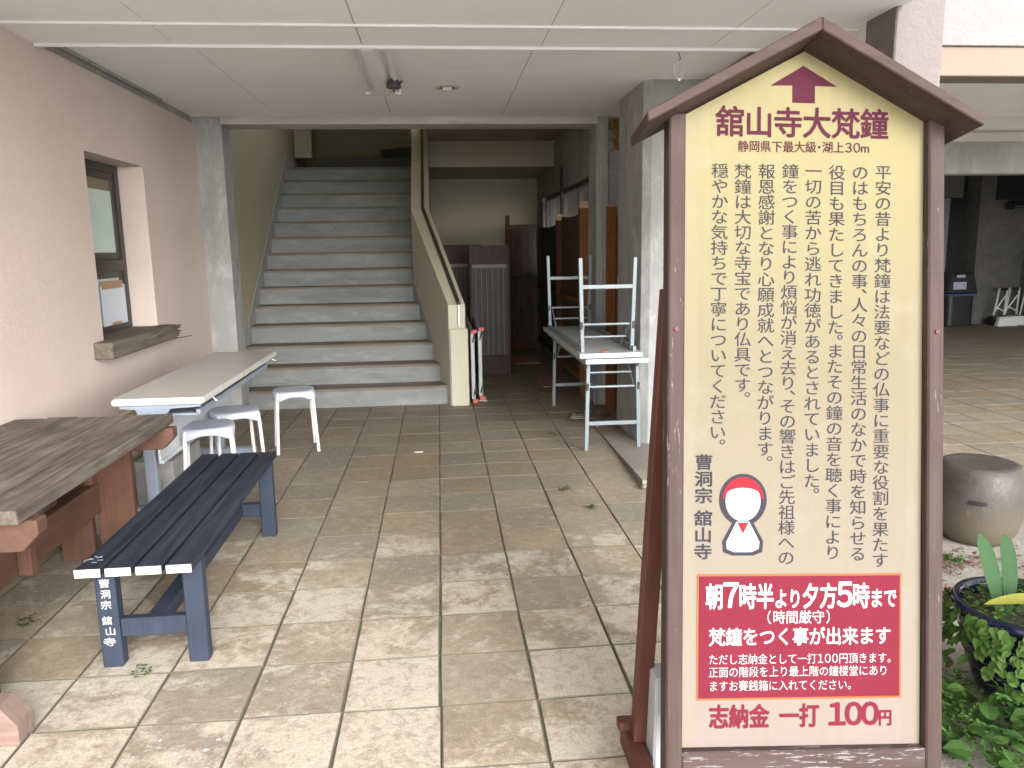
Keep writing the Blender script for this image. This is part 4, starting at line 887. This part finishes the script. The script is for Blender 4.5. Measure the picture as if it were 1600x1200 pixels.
# generic little stone-figure picture (a plain stand-in)
def disc(b, cx, cz, rx, rz, y, n=36):
    b.add([(cx+rx*math.cos(2*math.pi*k/n), y, BZ+cz+rz*math.sin(2*math.pi*k/n)) for k in range(n)], [list(range(n))]); return b
def poly(b, pts, y): b.add([(p[0], y, BZ+p[1]) for p in pts], [list(range(len(pts)))]); return b
b = MB(); disc(b, -.140, .565, .056, .060, -.0006); poly(b, [(-.158, .525), (-.122, .525), (-.092, .47), (-.094, .445), (-.115, .437), (-.165, .437), (-.186, .445), (-.188, .47)], -.0008); b.build('figure_outline', INK, pn, local=True)
b = MB(); disc(b, -.140, .562, .041, .046, -.0016); poly(b, [(-.155, .515), (-.125, .515), (-.101, .468), (-.103, .452), (-.12, .445), (-.16, .445), (-.177, .452), (-.179, .468)], -.0014); b.build('figure_body', INKPALE, pn, local=True)
b = MB(); poly(b, [(-.140+.048*math.cos(a), .565+.052*math.sin(a)) for a in [math.pi*k/14 for k in range(15)]] + [(-.140+.041*math.cos(a), .575+.018*math.sin(a)) for a in [math.pi*k/14 for k in range(14, -1, -1)]], -.0022); b.build('figure_cap', INKRED, pn, local=True); b = MB(); poly(b, [(-.153, .513), (-.127, .513), (-.140, .487)], -.0022); b.build('figure_bib', INKRED, pn, local=True)
# lettering
GL = {}
def glyph(ch, bold):
    key = ch
    if key in GL: return GL[key]
    cu = bpy.data.curves.new('glyph', 'FONT'); cu.body = ch; cu.size = 1; cu.align_x = 'LEFT'; cu.resolution_u = 3
    o = bpy.data.objects.new('glyph', cu); COL.objects.link(o)
    bpy.context.view_layer.update(); dg = bpy.context.evaluated_depsgraph_get(); me = bpy.data.meshes.new_from_object(o.evaluated_get(dg))
    vs = [tuple(v.co) for v in me.vertices]; fs = [tuple(p.vertices) for p in me.polygons]
    bpy.data.objects.remove(o); bpy.data.curves.remove(cu); bpy.data.meshes.remove(me)
    GL[key] = (vs, fs); return GL[key]
rv, _ = glyph('国', 0.)
gx0, gx1 = min(v[0] for v in rv), max(v[0] for v in rv); gz0, gz1 = min(v[1] for v in rv), max(v[1] for v in rv)
EM = (gx1-gx0)/.84; GCX, GCZ = (gx0+gx1)/2, (gz0+gz1)/2
def put(b, ch, cx, cz, w, h, y, bold=0., flow=False):
    if ch in '0123456789': ch = chr(ord(ch)+0xFEE0)
    vs, fs = glyph(ch, bold)
    if not vs: return
    cxx = GCX
    if flow: cxx = (min(v[0] for v in vs)+max(v[0] for v in vs))/2
    nb = 1 if bold < .006 else (4 if bold < .012 else 8)
    for q in range(nb):
        ox, oz = (0, 0) if nb == 1 else (bold*w*math.cos(2*math.pi*(q+.5)/nb), bold*h*math.sin(2*math.pi*(q+.5)/nb))
        b.add([(cx+ox+(v[0]-cxx)/EM*w, y-q*.00003, cz+oz+(v[1]-GCZ)/EM*h) for v in vs], fs)
def column(name, text, x0, x1, ztop, zbot, w, h, ink, bold=0., y=-.0012, gap=.55):
    adv = [(.52 if c in '。、' else (gap if c == ' ' else 1.)) for c in text]
    cells = sum(adv); endcell = 0
    P = (ztop-zbot-h*.84)/(cells-adv[-1]/2-adv[0]/2) if text[-1] not in '。' else (ztop-zbot-h*.6)/(cells-.5-.2)
    b = MB(); t = 0
    for c, a in zip(text, adv):
        z = ztop-h*.42-(t+a/2-.5)*P; f = (ztop-z)/(ztop-zbot); x = x0+(x1-x0)*f
        if c == '。' or c == '、': put(b, c, x+w*.58, z+h*.42, w, h, y, bold)
        elif c != ' ': put(b, c, x, z, w, h, y, bold)
        t += a
    return b.build(name, ink, pn, local=True)
def row(name, text, xa, xb, zc, h, ink, bold=0., y=-.0012, zb=None, sizes=None):
    lat = lambda c: c in '0123456789m'
    adv = [(.74 if lat(c) else .5 if c in ' ・。（）' else 1.)*((sizes or {}).get(i, 1.)) for i, c in enumerate(text)]
    tot = sum(adv); P = (xb-xa)/(tot-.10); b = MB(); t = -.05; zb = zc if zb is None else zb
    for i, (c, a) in enumerate(zip(text, adv)):
        s = (sizes or {}).get(i, 1.); x = xa+(t+a/2)*P; f = (x-xa)/(xb-xa); z = zc+(zb-zc)*f-(1-s)*h*.42; w_ = P*s
        if c == '。': put(b, c, x+P*.25, z, w_, h*s, y, bold)
        elif c in '・（）' or lat(c): put(b, c, x, z, w_*((1.32 if bold > .012 else 1.08) if lat(c) else 1), h*s*(1.06 if lat(c) else 1), y, bold, True)
        elif c != ' ': put(b, c, x, z, w_, h*s, y, bold)
        t += a
    return b.build(name, ink, pn, local=True)
cols = [('平安の昔より梵鐘は法要などの仏事に重要な役割を果たす', .1879, .1851, 1.3403, .4086),
        ('のはもちろんの事、人々の日常生活のなかで時を知らせる', .1329, .1317, 1.3391, .4237),
        ('役目も果たしてきました。またその鐘の音を聴く事により', .0781, .0724, 1.3379, .427),
        ('一切の苦から逃れ功徳があるとされていました。', .0219, .0216, 1.3400, .5722),
        ('鐘をつく事により煩悩が消え去り、その響きはご先祖様への', -.0326, -.0379, 1.3385, .4157),
        ('報恩感謝となり心願成就へとつながります。', -.0884, -.0889, 1.3373, .646),
        ('梵鐘は大切な寺宝であり仏具です。', -.144, -.1423, 1.336, .7932),
        ('穏やかな気持ちで丁寧についてください。', -.1979, -.2001, 1.3363, .6841)]
for tx, xa, xb, za_, zb_ in cols: column('lettering', tx, xa, xb, BZ+za_, BZ+zb_, .0410, .0360, INK, .004)
column('temple_name', '曹洞宗 舘山寺', -.2313, -.2328, BZ+.6664, BZ+.43, .043, .037, INK, .020, gap=.35)
row('title', '舘山寺大梵鐘', -.206, .1965, BZ+1.4345, .073, INKP, .021, zb=BZ+1.4365)
row('subtitle', '静岡県下最大級・湖上30m', -.1562, .1525, BZ+1.3790, .0275, INKP, .008, zb=BZ+1.382)
yn = -.0030
row('notice_lettering', '朝7時半より夕方5時まで', -.2247, .2222, BZ+.3425, .0605, INKW, .028, yn, None, {4: .78, 5: .78, 10: .78, 11: .78, 1: 1.15, 8: 1.15})
row('notice_lettering', '（時間厳守）', -.0839, .067, BZ+.2945, .032, INKW, .008, yn)
row('notice_lettering', '梵鐘をつく事が出来ます', -.2169, .2089, BZ+.2500, .043, INKW, .020, yn)
row('notice_lettering', 'ただし志納金として一打100円頂きます。', -.2181, .2122, BZ+.1990, .0255, INKW, .0045, yn)
row('notice_lettering', '正面の階段を上り最上階の鐘楼堂にあり', -.2179, .2032, BZ+.1698, .0255, INKW, .0045, yn)
row('notice_lettering', 'ますお賽銭箱に入れてください。', -.2177, .118, BZ+.1380, .0255, INKW, .0045, yn)
row('price_lettering', '志納金 一打 100円', -.2143, .2129, BZ+.0665, .056, INKR, .034, sizes={7: 1.12, 8: 1.12, 9: 1.12, 10: .70})
# hand-painted words on the bench leg
legs = [o for o in bpy.data.objects if o.parent == bn and o.name.startswith('leg')]
for word, t in (('曹洞宗', 0.), ('舘山寺', 3.45)):
    b = MB()
    for c in word: put(b, c, -1.149+.0045*math.sin(t*3), .304-.0385*t, .038*(1+.12*math.sin(t*5)), .032, 2.5535, .018); t += 1
    for i, v in enumerate(b.v): b.v[i] = SH @ v
    b.build('painted_words', INKW, legs[0])
b = MB()
for k in range(9):
    x, y = -1.165+random.uniform(-.02, .035), 2.53+random.uniform(-.03, .04); b.bar((x, y, .4003), (x+random.uniform(-.012, .02), y+random.uniform(-.01, .01), .4003), .003, .0006)
sl0 = [o for o in bpy.data.objects if o.parent == bn and o.name == 'slat'][0]
b.build('paint_scribble', INKW, sl0)
# weights behind the sign
b = MB(); b.prism([(.519, 0), (.60, 0), (.60, .28), (.522, .285)], 1.80, 1.885, 'y', .006)
tag(b.build('concrete_slab', BLOCKC, None, (.57, 1.8, 0)), 'upright grey concrete slab weighing down the sign frame', 'block')
b = MB(); b.box(.61, 1.06, 1.70, 1.90, 0, .16, .008)
tag(b.build('concrete_block', BLOCKC, None, (.8, 1.8, 0)), 'pale concrete block lying behind the foot of the sign', 'block')
